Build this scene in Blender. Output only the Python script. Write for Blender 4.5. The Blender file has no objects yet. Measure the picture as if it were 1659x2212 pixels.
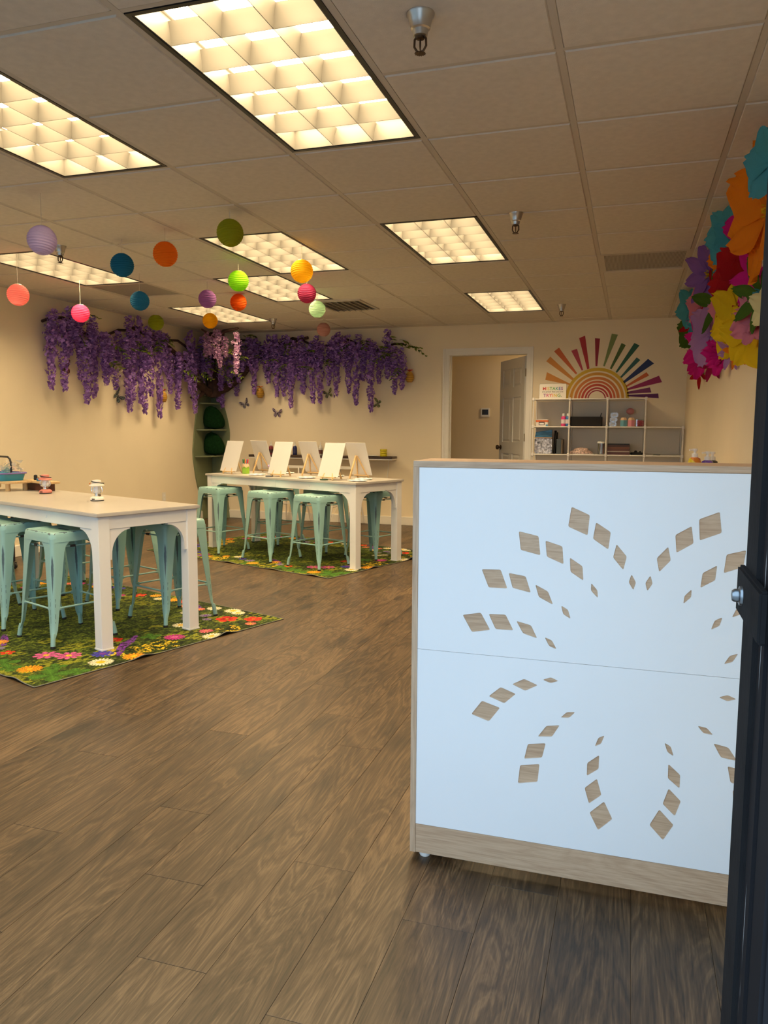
import bpy, bmesh, math, random
import numpy as np
from mathutils import Vector, Matrix, Euler
from mathutils.geometry import tessellate_polygon

# ------------------------------------------------------------------ camera, world, exposure
SC = bpy.context.scene
COL = SC.collection
R = math.radians
CAM_H = 1.166
CEIL = 2.381
YW = 9.01          # back wall
XL = -5.26         # left wall
XR = 0.545         # right wall
YF0, YF1 = 0.62, 0.75   # front wall, outside / inside face

def make_camera():
    p, yw, r = R(6.1123), R(17.6675), R(0.3126)
    fwd = Vector((-math.sin(yw)*math.cos(p), math.cos(yw)*math.cos(p), -math.sin(p)))
    right = Vector((math.cos(yw), math.sin(yw), 0)); up = right.cross(fwd)
    r2 = right*math.cos(r)+up*math.sin(r); u2 = -right*math.sin(r)+up*math.cos(r)
    cd = bpy.data.cameras.new('camera'); cd.sensor_fit = 'VERTICAL'; cd.sensor_height = 36.0
    cd.lens = 36.0*1666.66/2212.0; cd.clip_start = 0.02; cd.clip_end = 200
    ob = bpy.data.objects.new('camera', cd); COL.objects.link(ob)
    m = Matrix((r2, u2, -fwd)).transposed().to_4x4(); m.translation = Vector((0, 0, CAM_H))
    ob.matrix_world = m; SC.camera = ob
make_camera()

SKY_COL, SKY_STR = (0.59, 0.80, 1.0), 4.15
w = bpy.data.worlds.new('sky'); SC.world = w; w.use_nodes = True
bg = w.node_tree.nodes['Background']; bg.inputs[0].default_value = (*SKY_COL, 1); bg.inputs[1].default_value = SKY_STR
LAMP_COL, LAMP_STR = (1.0, 0.745, 0.41), 37.0
SC.view_settings.view_transform = 'Standard'; SC.view_settings.look = 'None'
SC.view_settings.gamma = 1.0; SC.view_settings.use_curve_mapping = False
SC.view_settings.exposure = 0.0
try:
    SC.cycles.max_bounces = 10; SC.cycles.diffuse_bounces = 6; SC.cycles.transparent_max_bounces = 12
    SC.cycles.sample_clamp_indirect = 6.0
    SC.cycles.caustics_reflective = False; SC.cycles.caustics_refractive = False
except Exception:
    pass

def portal(loc, rot, sx, sz):
    d = bpy.data.lights.new('daylight_portal', 'AREA'); d.shape = 'RECTANGLE'; d.size = sx; d.size_y = sz
    d.cycles.is_portal = True
    o = bpy.data.objects.new('daylight_portal', d); COL.objects.link(o); o.location = loc; o.rotation_euler = rot
    o['kind'] = 'helper'
# area light points along its local -Z: turn it to face +Y (into the room)
portal((-0.38, YF0-0.02, 1.05), (R(90), 0, 0), 0.96, 2.1)
portal((-3.03, YF0-0.02, 1.25), (R(90), 0, 0), 4.1, 2.0)

# ------------------------------------------------------------------ helpers
def S(r, g, b):
    f = lambda c: (c/255/12.92) if c/255 <= 0.04045 else ((c/255+0.055)/1.055)**2.4
    return (f(r), f(g), f(b))

class MB:
    """collects shapes into one mesh"""
    def __init__(s): s.v = []; s.f = []; s.m = Matrix.Identity(4)
    def add(s, vs, fs):
        b = len(s.v); s.v += [tuple(s.m @ Vector(p)) for p in vs]; s.f += [tuple(b+i for i in f) for f in fs]; return s
    def box(s, x0, x1, y0, y1, z0, z1):
        return s.add([(x0,y0,z0),(x1,y0,z0),(x1,y1,z0),(x0,y1,z0),(x0,y0,z1),(x1,y0,z1),(x1,y1,z1),(x0,y1,z1)],
                     [(0,3,2,1),(4,5,6,7),(0,1,5,4),(1,2,6,5),(2,3,7,6),(3,0,4,7)])
    def cbox(s, c, d):
        return s.box(c[0]-d[0]/2, c[0]+d[0]/2, c[1]-d[1]/2, c[1]+d[1]/2, c[2]-d[2]/2, c[2]+d[2]/2)
    def tube(s, pts, rad, n=8, cap=True, closed=False):
        pts = [Vector(p) for p in pts]; k = len(pts)
        rs = rad if isinstance(rad, (list, tuple)) else [rad]*k
        vs = []; fs = []; prev = None
        for i, p in enumerate(pts):
            if closed: t = pts[(i+1) % k]-pts[i-1]
            else: t = pts[min(i+1, k-1)]-pts[max(i-1, 0)]
            t.normalize()
            if prev is None:
                a = Vector((0,0,1)) if abs(t.z) < 0.9 else Vector((1,0,0))
                u = t.cross(a).normalized()
            else:
                u = (prev-t*prev.dot(t)).normalized()
            prev = u; w_ = t.cross(u)
            for j in range(n):
                an = 2*math.pi*j/n
                vs.append(tuple(p+(u*math.cos(an)+w_*math.sin(an))*rs[i]))
        rng = k if closed else k-1
        for i in range(rng):
            for j in range(n):
                a = i*n+j; b = i*n+(j+1) % n; c = ((i+1) % k)*n+(j+1) % n; d = ((i+1) % k)*n+j
                fs.append((a, b, c, d))
        if cap and not closed:
            fs.append(tuple(range(n-1, -1, -1))); fs.append(tuple((k-1)*n+j for j in range(n)))
        return s.add(vs, fs)
    def lathe(s, prof, n=20, c=(0,0,0), cap0=True, cap1=True):
        vs = []; fs = []
        for (r, z) in prof:
            for j in range(n):
                a = 2*math.pi*j/n; vs.append((c[0]+r*math.cos(a), c[1]+r*math.sin(a), c[2]+z))
        for i in range(len(prof)-1):
            for j in range(n):
                fs.append((i*n+j, i*n+(j+1) % n, (i+1)*n+(j+1) % n, (i+1)*n+j))
        if cap0: fs.append(tuple(range(n-1, -1, -1)))
        if cap1: fs.append(tuple((len(prof)-1)*n+j for j in range(n)))
        return s.add(vs, fs)
    def prism(s, poly, z0, z1, axis='z'):
        """poly in 2D, extruded along axis; axis y: poly=(x,z); axis x: poly=(y,z)"""
        n = len(poly)
        mk = {'z': lambda p, h: (p[0], p[1], h), 'y': lambda p, h: (p[0], h, p[1]), 'x': lambda p, h: (h, p[0], p[1])}[axis]
        vs = [mk(p, z0) for p in poly]+[mk(p, z1) for p in poly]
        fs = [tuple(range(n-1, -1, -1)), tuple(range(n, 2*n))]+[(i, (i+1) % n, n+(i+1) % n, n+i) for i in range(n)]
        return s.add(vs, fs)
    def ball(s, c, r, n=12, k=8, sq=(1,1,1)):
        vs = [(c[0], c[1], c[2]-r*sq[2])]; fs = []
        for i in range(1, k):
            a = -math.pi/2+math.pi*i/k
            for j in range(n):
                b = 2*math.pi*j/n
                vs.append((c[0]+r*sq[0]*math.cos(a)*math.cos(b), c[1]+r*sq[1]*math.cos(a)*math.sin(b), c[2]+r*sq[2]*math.sin(a)))
        vs.append((c[0], c[1], c[2]+r*sq[2]))
        for j in range(n): fs.append((0, 1+(j+1) % n, 1+j))
        for i in range(k-2):
            for j in range(n):
                fs.append((1+i*n+j, 1+i*n+(j+1) % n, 1+(i+1)*n+(j+1) % n, 1+(i+1)*n+j))
        o = 1+(k-2)*n; t = len(vs)-1
        for j in range(n): fs.append((o+j, o+(j+1) % n, t))
        return s.add(vs, fs)
    def mesh(s, name, mat=None, smooth=False, bevel=0, seg=2, angle=None):
        me = bpy.data.meshes.new(name); me.from_pydata(s.v, [], s.f); me.update()
        bm = bmesh.new(); bm.from_mesh(me)
        bmesh.ops.recalc_face_normals(bm, faces=bm.faces)
        if bevel:
            es = [e for e in bm.edges if e.is_manifold and e.calc_face_angle(0) > 0.6]
            bmesh.ops.bevel(bm, geom=es, offset=bevel, segments=seg, affect='EDGES', clamp_overlap=True)
        bm.to_mesh(me); bm.free()
        if mat is not None: me.materials.append(mat)
        if smooth:
            me.polygons.foreach_set('use_smooth', [True]*len(me.polygons))
            if smooth != 'all':
                try: me.set_sharp_from_angle(angle=angle or R(40))
                except Exception: pass
        return me

def link(name, me, parent=None, loc=None, rot=None, scale=None):
    o = bpy.data.objects.new(name, me); COL.objects.link(o)
    if parent is not None: o.parent = parent
    if loc is not None: o.location = loc
    if rot is not None: o.rotation_euler = rot
    if scale is not None: o.scale = scale if isinstance(scale, (tuple, list)) else (scale,)*3
    return o
def part(name, mb, mat, parent, smooth=False, bevel=0, seg=2, **kw):
    return link(name, mb.mesh(name, mat, smooth, bevel, seg), parent, **kw)
def tag(o, label, cat, group=None):
    o['label'] = label; o['category'] = cat
    if group: o['group'] = group
    return o
def thing(name, label, cat, loc=(0,0,0), rotz=0, group=None):
    o = bpy.data.objects.new(name, None); COL.objects.link(o); o.empty_display_size = 0.05
    o.location = loc; o.rotation_euler = (0, 0, rotz)
    return tag(o, label, cat, group)
def struct(name, mb, mat, **kw):
    o = part(name, mb, mat, None, **kw); o['kind'] = 'structure'; return o
def copy_tree(root, loc, rotz, label, group=None):
    r = root.copy(); COL.objects.link(r); r.location = loc; r.rotation_euler = (0, 0, rotz)
    r['label'] = label
    if group: r['group'] = group
    for ch in list(root.children):
        c = ch.copy(); COL.objects.link(c); c.parent = r
        for g in list(ch.children):
            d = g.copy(); COL.objects.link(d); d.parent = c
    return r

# ------------------------------------------------------------------ materials
def nodes(name):
    m = bpy.data.materials.new(name); m.use_nodes = True
    nt = m.node_tree; return m, nt, nt.nodes, nt.links, nt.nodes['Principled BSDF']
def M(name, col, rough=0.5, metal=0.0, var=0.0, vs=6.0, bump=0.0, bs=80.0, spec=0.5, sub=None, stretch=None, emit=None):
    m, nt, N, L, P = nodes(name)
    P.inputs['Base Color'].default_value = (*col, 1); P.inputs['Roughness'].default_value = rough
    P.inputs['Metallic'].default_value = metal; P.inputs['Specular IOR Level'].default_value = spec
    tc = N.new('ShaderNodeTexCoord'); src = tc.outputs['Object']
    if stretch:
        mp = N.new('ShaderNodeMapping'); mp.inputs['Scale'].default_value = stretch; L.new(src, mp.inputs[0]); src = mp.outputs[0]
    if var:
        n = N.new('ShaderNodeTexNoise'); n.inputs['Scale'].default_value = vs; n.inputs['Detail'].default_value = 5; L.new(src, n.inputs[0])
        r = N.new('ShaderNodeValToRGB'); r.color_ramp.elements[0].position = 0.3; r.color_ramp.elements[1].position = 0.7
        r.color_ramp.elements[0].color = (*[c*(1-var) for c in col], 1); r.color_ramp.elements[1].color = (*[min(1, c*(1+var)) for c in col], 1)
        L.new(n.outputs[0], r.inputs[0]); L.new(r.outputs[0], P.inputs['Base Color'])
    if bump:
        n = N.new('ShaderNodeTexNoise'); n.inputs['Scale'].default_value = bs; n.inputs['Detail'].default_value = 4; L.new(src, n.inputs[0])
        b = N.new('ShaderNodeBump'); b.inputs['Strength'].default_value = bump; b.inputs['Distance'].default_value = 0.01
        L.new(n.outputs[0], b.inputs['Height']); L.new(b.outputs[0], P.inputs['Normal'])
    if emit:
        P.inputs['Emission Color'].default_value = (*emit[0], 1); P.inputs['Emission Strength'].default_value = emit[1]
    return m
def M_trans(name, col, trans=0.5, rough=0.7, bump=0.0, bs=40.0, stretch=None, var=0.0):
    """paper / thin cloth: diffuse + translucent"""
    m, nt, N, L, P = nodes(name)
    P.inputs['Base Color'].default_value = (*col, 1); P.inputs['Roughness'].default_value = rough; P.inputs['Specular IOR Level'].default_value = 0.15
    t = N.new('ShaderNodeBsdfTranslucent'); t.inputs[0].default_value = (*col, 1)
    mx = N.new('ShaderNodeMixShader'); mx.inputs[0].default_value = trans
    L.new(P.outputs[0], mx.inputs[1]); L.new(t.outputs[0], mx.inputs[2]); L.new(mx.outputs[0], N['Material Output'].inputs[0])
    tc = N.new('ShaderNodeTexCoord'); src = tc.outputs['Object']
    if stretch:
        mp = N.new('ShaderNodeMapping'); mp.inputs['Scale'].default_value = stretch; L.new(src, mp.inputs[0]); src = mp.outputs[0]
    if bump:
        n = N.new('ShaderNodeTexNoise'); n.inputs['Scale'].default_value = bs; L.new(src, n.inputs[0])
        b = N.new('ShaderNodeBump'); b.inputs['Strength'].default_value = bump; b.inputs['Distance'].default_value = 0.01
        L.new(n.outputs[0], b.inputs['Height']); L.new(b.outputs[0], P.inputs['Normal'])
    if var:
        n = N.new('ShaderNodeTexNoise'); n.inputs['Scale'].default_value = bs; n.inputs['Detail'].default_value = 3; L.new(src, n.inputs[0])
        r = N.new('ShaderNodeValToRGB'); r.color_ramp.elements[0].position = 0.3; r.color_ramp.elements[1].position = 0.7
        r.color_ramp.elements[0].color = (*[c*(1-var) for c in col], 1); r.color_ramp.elements[1].color = (*[min(1, c*(1+var)) for c in col], 1)
        L.new(n.outputs[0], r.inputs[0]); L.new(r.outputs[0], P.inputs['Base Color']); L.new(r.outputs[0], t.inputs[0])
    return m
def M_clear(name, tint=(0.9, 0.95, 1.0), refl=0.12, rough=0.02, body=0.0, bodycol=(1, 1, 1)):
    """thin glass / clear plastic"""
    m, nt, N, L, P = nodes(name)
    tr = N.new('ShaderNodeBsdfTransparent'); tr.inputs[0].default_value = (*tint, 1)
    gl = N.new('ShaderNodeBsdfGlossy'); gl.inputs['Roughness'].default_value = rough
    mx = N.new('ShaderNodeMixShader'); mx.inputs[0].default_value = refl
    L.new(tr.outputs[0], mx.inputs[1]); L.new(gl.outputs[0], mx.inputs[2])
    out = mx.outputs[0]
    if body:
        df = N.new('ShaderNodeBsdfDiffuse'); df.inputs[0].default_value = (*bodycol, 1)
        m2 = N.new('ShaderNodeMixShader'); m2.inputs[0].default_value = body
        L.new(out, m2.inputs[1]); L.new(df.outputs[0], m2.inputs[2]); out = m2.outputs[0]
    L.new(out, N['Material Output'].inputs[0]); N.remove(P)
    return m
def math_n(N, L, op, a, b=None):
    n = N.new('ShaderNodeMath'); n.operation = op
    for i, v in enumerate((a, b)):
        if v is None: continue
        if isinstance(v, (int, float)): n.inputs[i].default_value = v
        else: L.new(v, n.inputs[i])
    return n.outputs[0]
def M_wood(name, cols, long_axis='y', fine=140.0, broad=9.0, rough=0.45, rand=False, bump=0.12, coarse=1.0):
    """wood grain running along long_axis of the object's own space"""
    m, nt, N, L, P = nodes(name)
    tc = N.new('ShaderNodeTexCoord'); src = tc.outputs['Object']
    if rand:
        oi = N.new('ShaderNodeObjectInfo')
        cm = N.new('ShaderNodeCombineXYZ')
        a = math_n(N, L, 'MULTIPLY', oi.outputs['Random'], 61.0); b = math_n(N, L, 'MULTIPLY', oi.outputs['Random'], 173.0)
        L.new(a, cm.inputs[0]); L.new(b, cm.inputs[1])
        ad = N.new('ShaderNodeVectorMath'); ad.operation = 'ADD'; L.new(src, ad.inputs[0]); L.new(cm.outputs[0], ad.inputs[1]); src = ad.outputs[0]
    def stretched(k, lng):
        mp = N.new('ShaderNodeMapping'); sc = [k, k, k]; sc['xyz'.index(long_axis)] = lng
        mp.inputs['Scale'].default_value = sc; L.new(src, mp.inputs[0]); return mp.outputs[0]
    n1 = N.new('ShaderNodeTexNoise'); n1.inputs['Scale'].default_value = 1; n1.inputs['Detail'].default_value = 5; n1.inputs['Roughness'].default_value = 0.55
    n1.inputs['Distortion'].default_value = 1.6; L.new(stretched(broad, broad*0.13), n1.inputs[0])
    # cathedral rings: bands of the broad noise
    rings = math_n(N, L, 'MULTIPLY', n1.outputs[0], 9.0*coarse); rings = math_n(N, L, 'PINGPONG', rings, 0.5); rings = math_n(N, L, 'MULTIPLY', rings, 2.0)
    n2 = N.new('ShaderNodeTexNoise'); n2.inputs['Scale'].default_value = 1; n2.inputs['Detail'].default_value = 3; L.new(stretched(fine, fine*0.035), n2.inputs[0])
    n3 = N.new('ShaderNodeTexNoise'); n3.inputs['Scale'].default_value = 1; n3.inputs['Detail'].default_value = 2; L.new(stretched(4.0, 1.3), n3.inputs[0])
    f = math_n(N, L, 'MULTIPLY', rings, 0.26 if rand else 0.14)
    f = math_n(N, L, 'ADD', f, math_n(N, L, 'MULTIPLY', n2.outputs[0], 0.66 if rand else 0.70))
    f = math_n(N, L, 'ADD', f, math_n(N, L, 'MULTIPLY', n3.outputs[0], 0.42))
    f = math_n(N, L, 'SUBTRACT', f, 0.18 if rand else 0.13)
    if rand:
        v = math_n(N, L, 'MULTIPLY', math_n(N, L, 'SUBTRACT', oi.outputs['Random'], 0.5), 0.11); f = math_n(N, L, 'ADD', f, v)
        vo = N.new('ShaderNodeTexVoronoi'); vo.inputs['Scale'].default_value = 1; L.new(stretched(5.5, 2.1), vo.inputs[0])   # scattered knots
        kn = N.new('ShaderNodeMapRange'); kn.inputs[1].default_value = 0.05; kn.inputs[2].default_value = 0.30; kn.inputs[3].default_value = 0.26; kn.inputs[4].default_value = 0.0; L.new(vo.outputs[0], kn.inputs[0])
        f = math_n(N, L, 'SUBTRACT', f, kn.outputs[0])
    r = N.new('ShaderNodeValToRGB'); e = r.color_ramp.elements
    e[0].position = 0.22; e[0].color = (*cols[0], 1); e[1].position = 0.78; e[1].color = (*cols[-1], 1)
    if len(cols) == 3: x = e.new(0.5); x.color = (*cols[1], 1)
    L.new(f, r.inputs[0]); L.new(r.outputs[0], P.inputs['Base Color']); P.inputs['Roughness'].default_value = rough
    b = N.new('ShaderNodeBump'); b.inputs['Strength'].default_value = bump; b.inputs['Distance'].default_value = 0.004
    L.new(f, b.inputs['Height']); L.new(b.outputs[0], P.inputs['Normal'])
    return m

m_wall = M('painted_wall', (0.84, 0.73, 0.54), 0.75, var=0.03, vs=1.5, bump=0.04, bs=220, spec=0.25)
m_tile = M('ceiling_tile', (0.72, 0.67, 0.60), 0.9, var=0.05, vs=30, bump=0.12, bs=300, spec=0.1)
m_bar = M('ceiling_grid_paint', (0.60, 0.55, 0.48), 0.6, spec=0.3)
m_trim = M('trim_paint', (0.80, 0.76, 0.68), 0.45, var=0.02)
m_plank = M_wood('floor_plank', [(0.022, 0.013, 0.0065), (0.072, 0.043, 0.0205), (0.165, 0.104, 0.052)], 'y', fine=215, rough=0.42, rand=True, broad=7.5)
m_plank.node_tree.nodes['Principled BSDF'].inputs['Specular IOR Level'].default_value = 0.5
m_sub = M('floor_underlay', (0.02, 0.014, 0.01), 0.9)
m_white = M('white_paint', (0.83, 0.82, 0.80), 0.35, var=0.015, vs=4)
m_deskwhite = M('white_laminate', (0.86, 0.87, 0.89), 0.45, var=0.01, vs=3, bump=0.02, bs=400)
OAK = [(0.40, 0.255, 0.155), (0.54, 0.37, 0.24), (0.65, 0.475, 0.325)]
m_oak_x = M_wood('light_oak_laminate', OAK, 'x', fine=260, broad=10, rough=0.5, bump=0.06)
m_oak_z = M_wood('light_oak_laminate_upright', OAK, 'z', fine=260, broad=10, rough=0.5, bump=0.06)
m_black = M('black_metal', (0.012, 0.012, 0.013), 0.4, var=0.2, vs=20)
m_rubber = M('black_rubber', (0.01, 0.01, 0.01), 0.7)
m_steel = M('brushed_steel', (0.55, 0.53, 0.50), 0.35, metal=1.0, var=0.05)
m_chrome = M('chrome', (0.75, 0.74, 0.72), 0.12, metal=1.0)
m_bronze = M('dark_bronze', (0.10, 0.06, 0.035), 0.4, metal=0.8)
m_brass = M('dull_brass', (0.35, 0.25, 0.13), 0.45, metal=0.8)
m_pine = M_wood('pale_pine', [(0.52, 0.33, 0.14), (0.66, 0.46, 0.22), (0.74, 0.55, 0.30)], 'z', fine=120, rough=0.5)
m_pine_x = M_wood('pale_bamboo', [(0.50, 0.32, 0.14), (0.62, 0.43, 0.21), (0.70, 0.52, 0.29)], 'x', fine=120, rough=0.45)
m_string = M('white_string', (0.75, 0.68, 0.55), 0.8)
# ------------------------------------------------------------------ floor of planks
rnd = random.Random(7)
floor = struct('floor', MB().box(XL-0.1, XR+0.1, YF0, 11.2, -0.06, -0.0042), m_sub)
PW, PL = 0.174, 1.22
def plank_mesh(wd, ln):
    return MB().box(-wd/2+0.0003, wd/2-0.0003, 0.0004, ln-0.0004, -0.004, 0.0).mesh('plank', m_plank, bevel=0.0004, seg=1)
full = plank_mesh(PW, PL)
known = {0: 1.815, 1: 1.357, 2: 1.638, 3: 1.966}
k = -7
while True:
    x1 = -0.654-PW*k; x0 = x1-PW
    if x1 < XL: break
    x0c, x1c = max(x0, XL-0.02), min(x1, XR+0.02)
    k += 1
    if x1c-x0c < 0.01: continue
    off = known.get(k-1, rnd.uniform(0, PL)); off = off % PL
    y = off-PL
    while y < YW:
        a, b = max(y, YF0), min(y+PL, YW+0.03)
        if b-a > 0.05:
            me = full if (b-a > PL-1e-4 and x1c-x0c > PW-1e-4) else plank_mesh(x1c-x0c, b-a)
            link('plank', me, floor, ((x0c+x1c)/2, a, 0))
        y += PL
# back room floor
m_ground = M('concrete', (0.34, 0.33, 0.32), 0.9, var=0.15, vs=3, bump=0.1, bs=60)
struct('ground', MB().box(-14, 10, -16, YF0, -0.16, -0.01), m_ground)

# ------------------------------------------------------------------ walls
struct('wall_left', MB().box(XL-0.12, XL, YF0, YW+0.12, 0, CEIL+0.3), m_wall)
struct('wall_right', MB().box(XR, XR+0.12, YF1, YW+0.12, 0, CEIL+0.3), m_wall)
DX0, DX1, DZ = -2.066, -1.166, 2.03      # doorway in the back wall
struct('wall_back', MB().box(XL-0.12, DX0-0.02, YW, YW+0.12, 0, CEIL+0.3).box(DX1+0.02, XR+0.12, YW, YW+0.12, 0, CEIL+0.3)
       .box(DX0-0.02, DX1+0.02, YW, YW+0.12, DZ+0.02, CEIL+0.3), m_wall)
# small room behind the doorway
struct('wall_office', MB().box(-3.2, 0.2, 10.45, 10.57, 0, 2.7).box(-3.32, -3.2, YW+0.12, 10.57, 0, 2.7).box(0.2, 0.32, YW+0.12, 10.57, 0, 2.7), m_wall)
struct('ceiling_office', MB().box(-3.32, 0.32, YW+0.12, 10.57, 2.42, 2.7), m_tile)
# casing and jambs of the doorway
trim = struct('trim_1', MB().box(DX0-0.02, DX0, YW, YW+0.12, 0, DZ).box(DX1, DX1+0.02, YW, YW+0.12, 0, DZ).box(DX0-0.02, DX1+0.02, YW, YW+0.12, DZ, DZ+0.02), m_trim)
def casing(x0, x1, z0, z1, upright):
    mb = MB().box(x0, x1, YW-0.012, YW, z0, z1)
    if upright:
        mb.box(x0 if x0 < DX0 else x1-0.022, x0+0.022 if x0 < DX0 else x1, YW-0.02, YW-0.012, z0, z1)
        c = (x0+x1)/2; mb.box(c-0.006, c+0.006, YW-0.016, YW-0.012, z0, z1)
    else:
        mb.box(x0, x1, YW-0.02, YW-0.012, z1-0.022, z1); c = (z0+z1)/2; mb.box(x0, x1, YW-0.016, YW-0.012, c-0.006, c+0.006)
    part('casing_board', mb, m_trim, trim)
casing(DX0-0.08, DX0-0.006, 0, DZ+0.08, True); casing(DX1+0.006, DX1+0.072, 0, DZ+0.08, True); casing(DX0-0.006, DX1+0.006, DZ+0.006, DZ+0.08, False)
part('door_stop', MB().box(DX0, DX0+0.012, YW+0.05, YW+0.065, 0, DZ).box(DX1-0.012, DX1, YW+0.05, YW+0.065, 0, DZ), m_trim, trim)
# baseboards
bb = lambda n, mb: struct(n, mb, m_trim, bevel=0.004, seg=1)
bb('baseboard_back', MB().box(XL, DX0-0.08, YW-0.014, YW, 0, 0.105).box(DX1+0.072, XR, YW-0.014, YW, 0, 0.105))
bb('baseboard_left', MB().box(XL, XL+0.014, YF1, YW-0.014, 0, 0.105))
bb('baseboard_right', MB().box(XR-0.014, XR, YF1, YW-0.014, 0, 0.105))

# six-panel door standing open into the back room
m_doorp = M('door_paint', (0.74, 0.72, 0.66), 0.45, var=0.02)
dr = bpy.data.objects.new('door_1', None); COL.objects.link(dr); dr['kind'] = 'structure'
dr.location = (DX1-0.004, YW+0.118, 0); dr.rotation_euler = (0, 0, R(180-62))
DWd, DH, DT = 0.86, 2.02, 0.036
cells = [(0.11, 0.385, 0.24, 0.88), (0.475, 0.75, 0.24, 0.88), (0.11, 0.385, 1.02, 1.56), (0.475, 0.75, 1.02, 1.56), (0.11, 0.385, 1.68, 1.90), (0.475, 0.75, 1.68, 1.90)]
leaf = MB()
xs = [0, 0.11, 0.385, 0.475, 0.75, DWd]; zs = [0.008, 0.24, 0.88, 1.02, 1.56, 1.68, 1.90, DH]
for i in range(5):
    for j in range(7):
        hole = i in (1, 3) and j in (1, 3, 5)
        d = 0.009 if hole else 0
        leaf.box(xs[i], xs[i+1], d, DT-d, zs[j], zs[j+1])
part('door_leaf', leaf, m_doorp, dr)
for (a, b, c, d) in cells:
    pn = MB()
    for y0, y1, s in ((0.0, 0.009, -1), (DT-0.009, DT, 1)):
        o = 0.012; i2 = 0.038
        yo, yi = (0.009, 0.002) if s < 0 else (DT-0.009, DT-0.002)
        vs = [(a+o, yo, c+o), (b-o, yo, c+o), (b-o, yo, d-o), (a+o, yo, d-o), (a+i2, yi, c+i2), (b-i2, yi, c+i2), (b-i2, yi, d-i2), (a+i2, yi, d-i2)]
        pn.add(vs, [(0,1,5,4),(1,2,6,5),(2,3,7,6),(3,0,4,7),(4,5,6,7),(3,2,1,0)])
    part('raised_panel', pn, m_doorp, dr)
kn = MB(); kn.m = Matrix.Translation((DWd-0.065, DT/2, 0.95)) @ Matrix.Rotation(R(90), 4, 'X')
kn.lathe([(0.03, 0.018), (0.03, 0.024), (0.012, 0.028), (0.012, 0.045), (0.026, 0.05), (0.031, 0.065), (0.024, 0.078), (0.006, 0.082)], 16)
kn.lathe([(0.03, -0.018), (0.03, -0.024), (0.012, -0.028), (0.012, -0.045), (0.026, -0.05), (0.031, -0.065), (0.024, -0.078), (0.006, -0.082)], 16)
part('door_handle', kn, m_bronze, dr, smooth=True)
for z in (0.2, 1.08, 1.83):
    part('hinge', MB().tube([(-0.004, -0.004, z-0.045), (-0.004, -0.004, z+0.045)], 0.006, 8).box(-0.006, 0.002, 0.0, 0.03, z-0.045, z+0.045), m_brass, dr)

# thermostat on the back room wall, socket on the left wall
t = thing('thermostat', 'white square thermostat with dark screen seen through the doorway', 'thermostat', (-1.895, 10.45, 1.40))
part('housing', MB().box(-0.06, 0.06, -0.022, 0, -0.06, 0.06), m_white, t, bevel=0.006)
part('screen', MB().box(-0.042, 0.042, -0.0235, -0.021, -0.03, 0.04), M('thermostat_screen', (0.02, 0.02, 0.025), 0.2), t)
t = thing('wall_socket', 'cream wall socket low on the left wall', 'socket', (XL, 7.9, 0.35))
part('cover_plate', MB().box(0, 0.006, -0.036, 0.036, -0.058, 0.058), m_trim, t, bevel=0.002)
for z in (-0.022, 0.022): part('outlet', MB().box(0.004, 0.0075, -0.017, 0.017, z-0.014, z+0.014), m_white, t, bevel=0.002)

# ------------------------------------------------------------------ front of the shop: glazing, doorway, dark frame
m_frame = M('dark_anodised_frame', (0.012, 0.012, 0.013), 0.75, var=0.25, vs=14, bump=0.05, bs=90, spec=0.04)
def scuffed():
    m, nt, N, L, P = nodes('scuffed_dark_frame')
    tc = N.new('ShaderNodeTexCoord'); mp = N.new('ShaderNodeMapping'); mp.inputs['Scale'].default_value = (60, 60, 5); L.new(tc.outputs['Object'], mp.inputs[0])
    n = N.new('ShaderNodeTexNoise'); n.inputs['Scale'].default_value = 1; n.inputs['Detail'].default_value = 6; L.new(mp.outputs[0], n.inputs[0])
    r = N.new('ShaderNodeValToRGB'); r.color_ramp.elements[0].position = 0.64; r.color_ramp.elements[1].position = 0.70
    r.color_ramp.elements[0].color = (0.012, 0.012, 0.014, 1); r.color_ramp.elements[1].color = (0.30, 0.31, 0.32, 1)
    L.new(n.outputs[0], r.inputs[0]); L.new(r.outputs[0], P.inputs['Base Color']); P.inputs['Roughness'].default_value = 0.7; P.inputs['Specular IOR Level'].default_value = 0.04
    return m
m_scuff = scuffed()
JX = 0.102
struct('wall_front', MB().box(XL-0.12, -5.05, YF0, YF1, 0, CEIL+0.3).box(-1.0, -0.9, YF0, YF1, 0, CEIL+0.3).box(-5.05, -1.0, YF0, YF1, 0, 0.25)
       .box(-5.05, XR+0.12, YF0, YF1, 2.25, CEIL+0.3).box(0.2, XR+0.12, YF0, YF1, 0, 2.25), m_wall)
wf = struct('window_1', MB().box(-5.05, -1.0, 0.66, 0.72, 0.25, 0.30).box(-5.05, -1.0, 0.66, 0.72, 2.2, 2.25), m_frame)
for x in (-5.05, -3.72, -2.39, -1.05): part('mullion', MB().box(x, x+0.05, 0.655, 0.725, 0.30, 2.2), m_frame, wf)
m_pane = M_clear('tinted_storefront_glass', (0.66, 0.70, 0.71), 0.06)
for x in (-5.0, -3.67, -2.34): part('pane', MB().box(x, x+1.28, 0.686, 0.692, 0.30, 2.2), m_pane, wf)
df = struct('door_frame', MB().box(-0.9, -0.85, YF0, YF1, 0, 2.2).box(-0.9, 0.16, YF0, YF1, 2.15, 2.25), m_frame)
part('jamb', MB().box(JX, 0.16, 0.685, YF1, 0, 2.15), m_frame, df, bevel=0.003)
part('jamb_stop', MB().box(JX+0.004, 0.16, 0.655, 0.685, 0, 2.15), m_scuff, df, bevel=0.002)
part('jamb_face', MB().box(JX+0.006, 0.20, 0.60, 0.652, 0, 2.25), m_scuff, df, bevel=0.003)
part('threshold', MB().box(-0.85, JX, YF0, YF1, -0.004, 0.006), m_steel, df, bevel=0.002)
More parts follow.
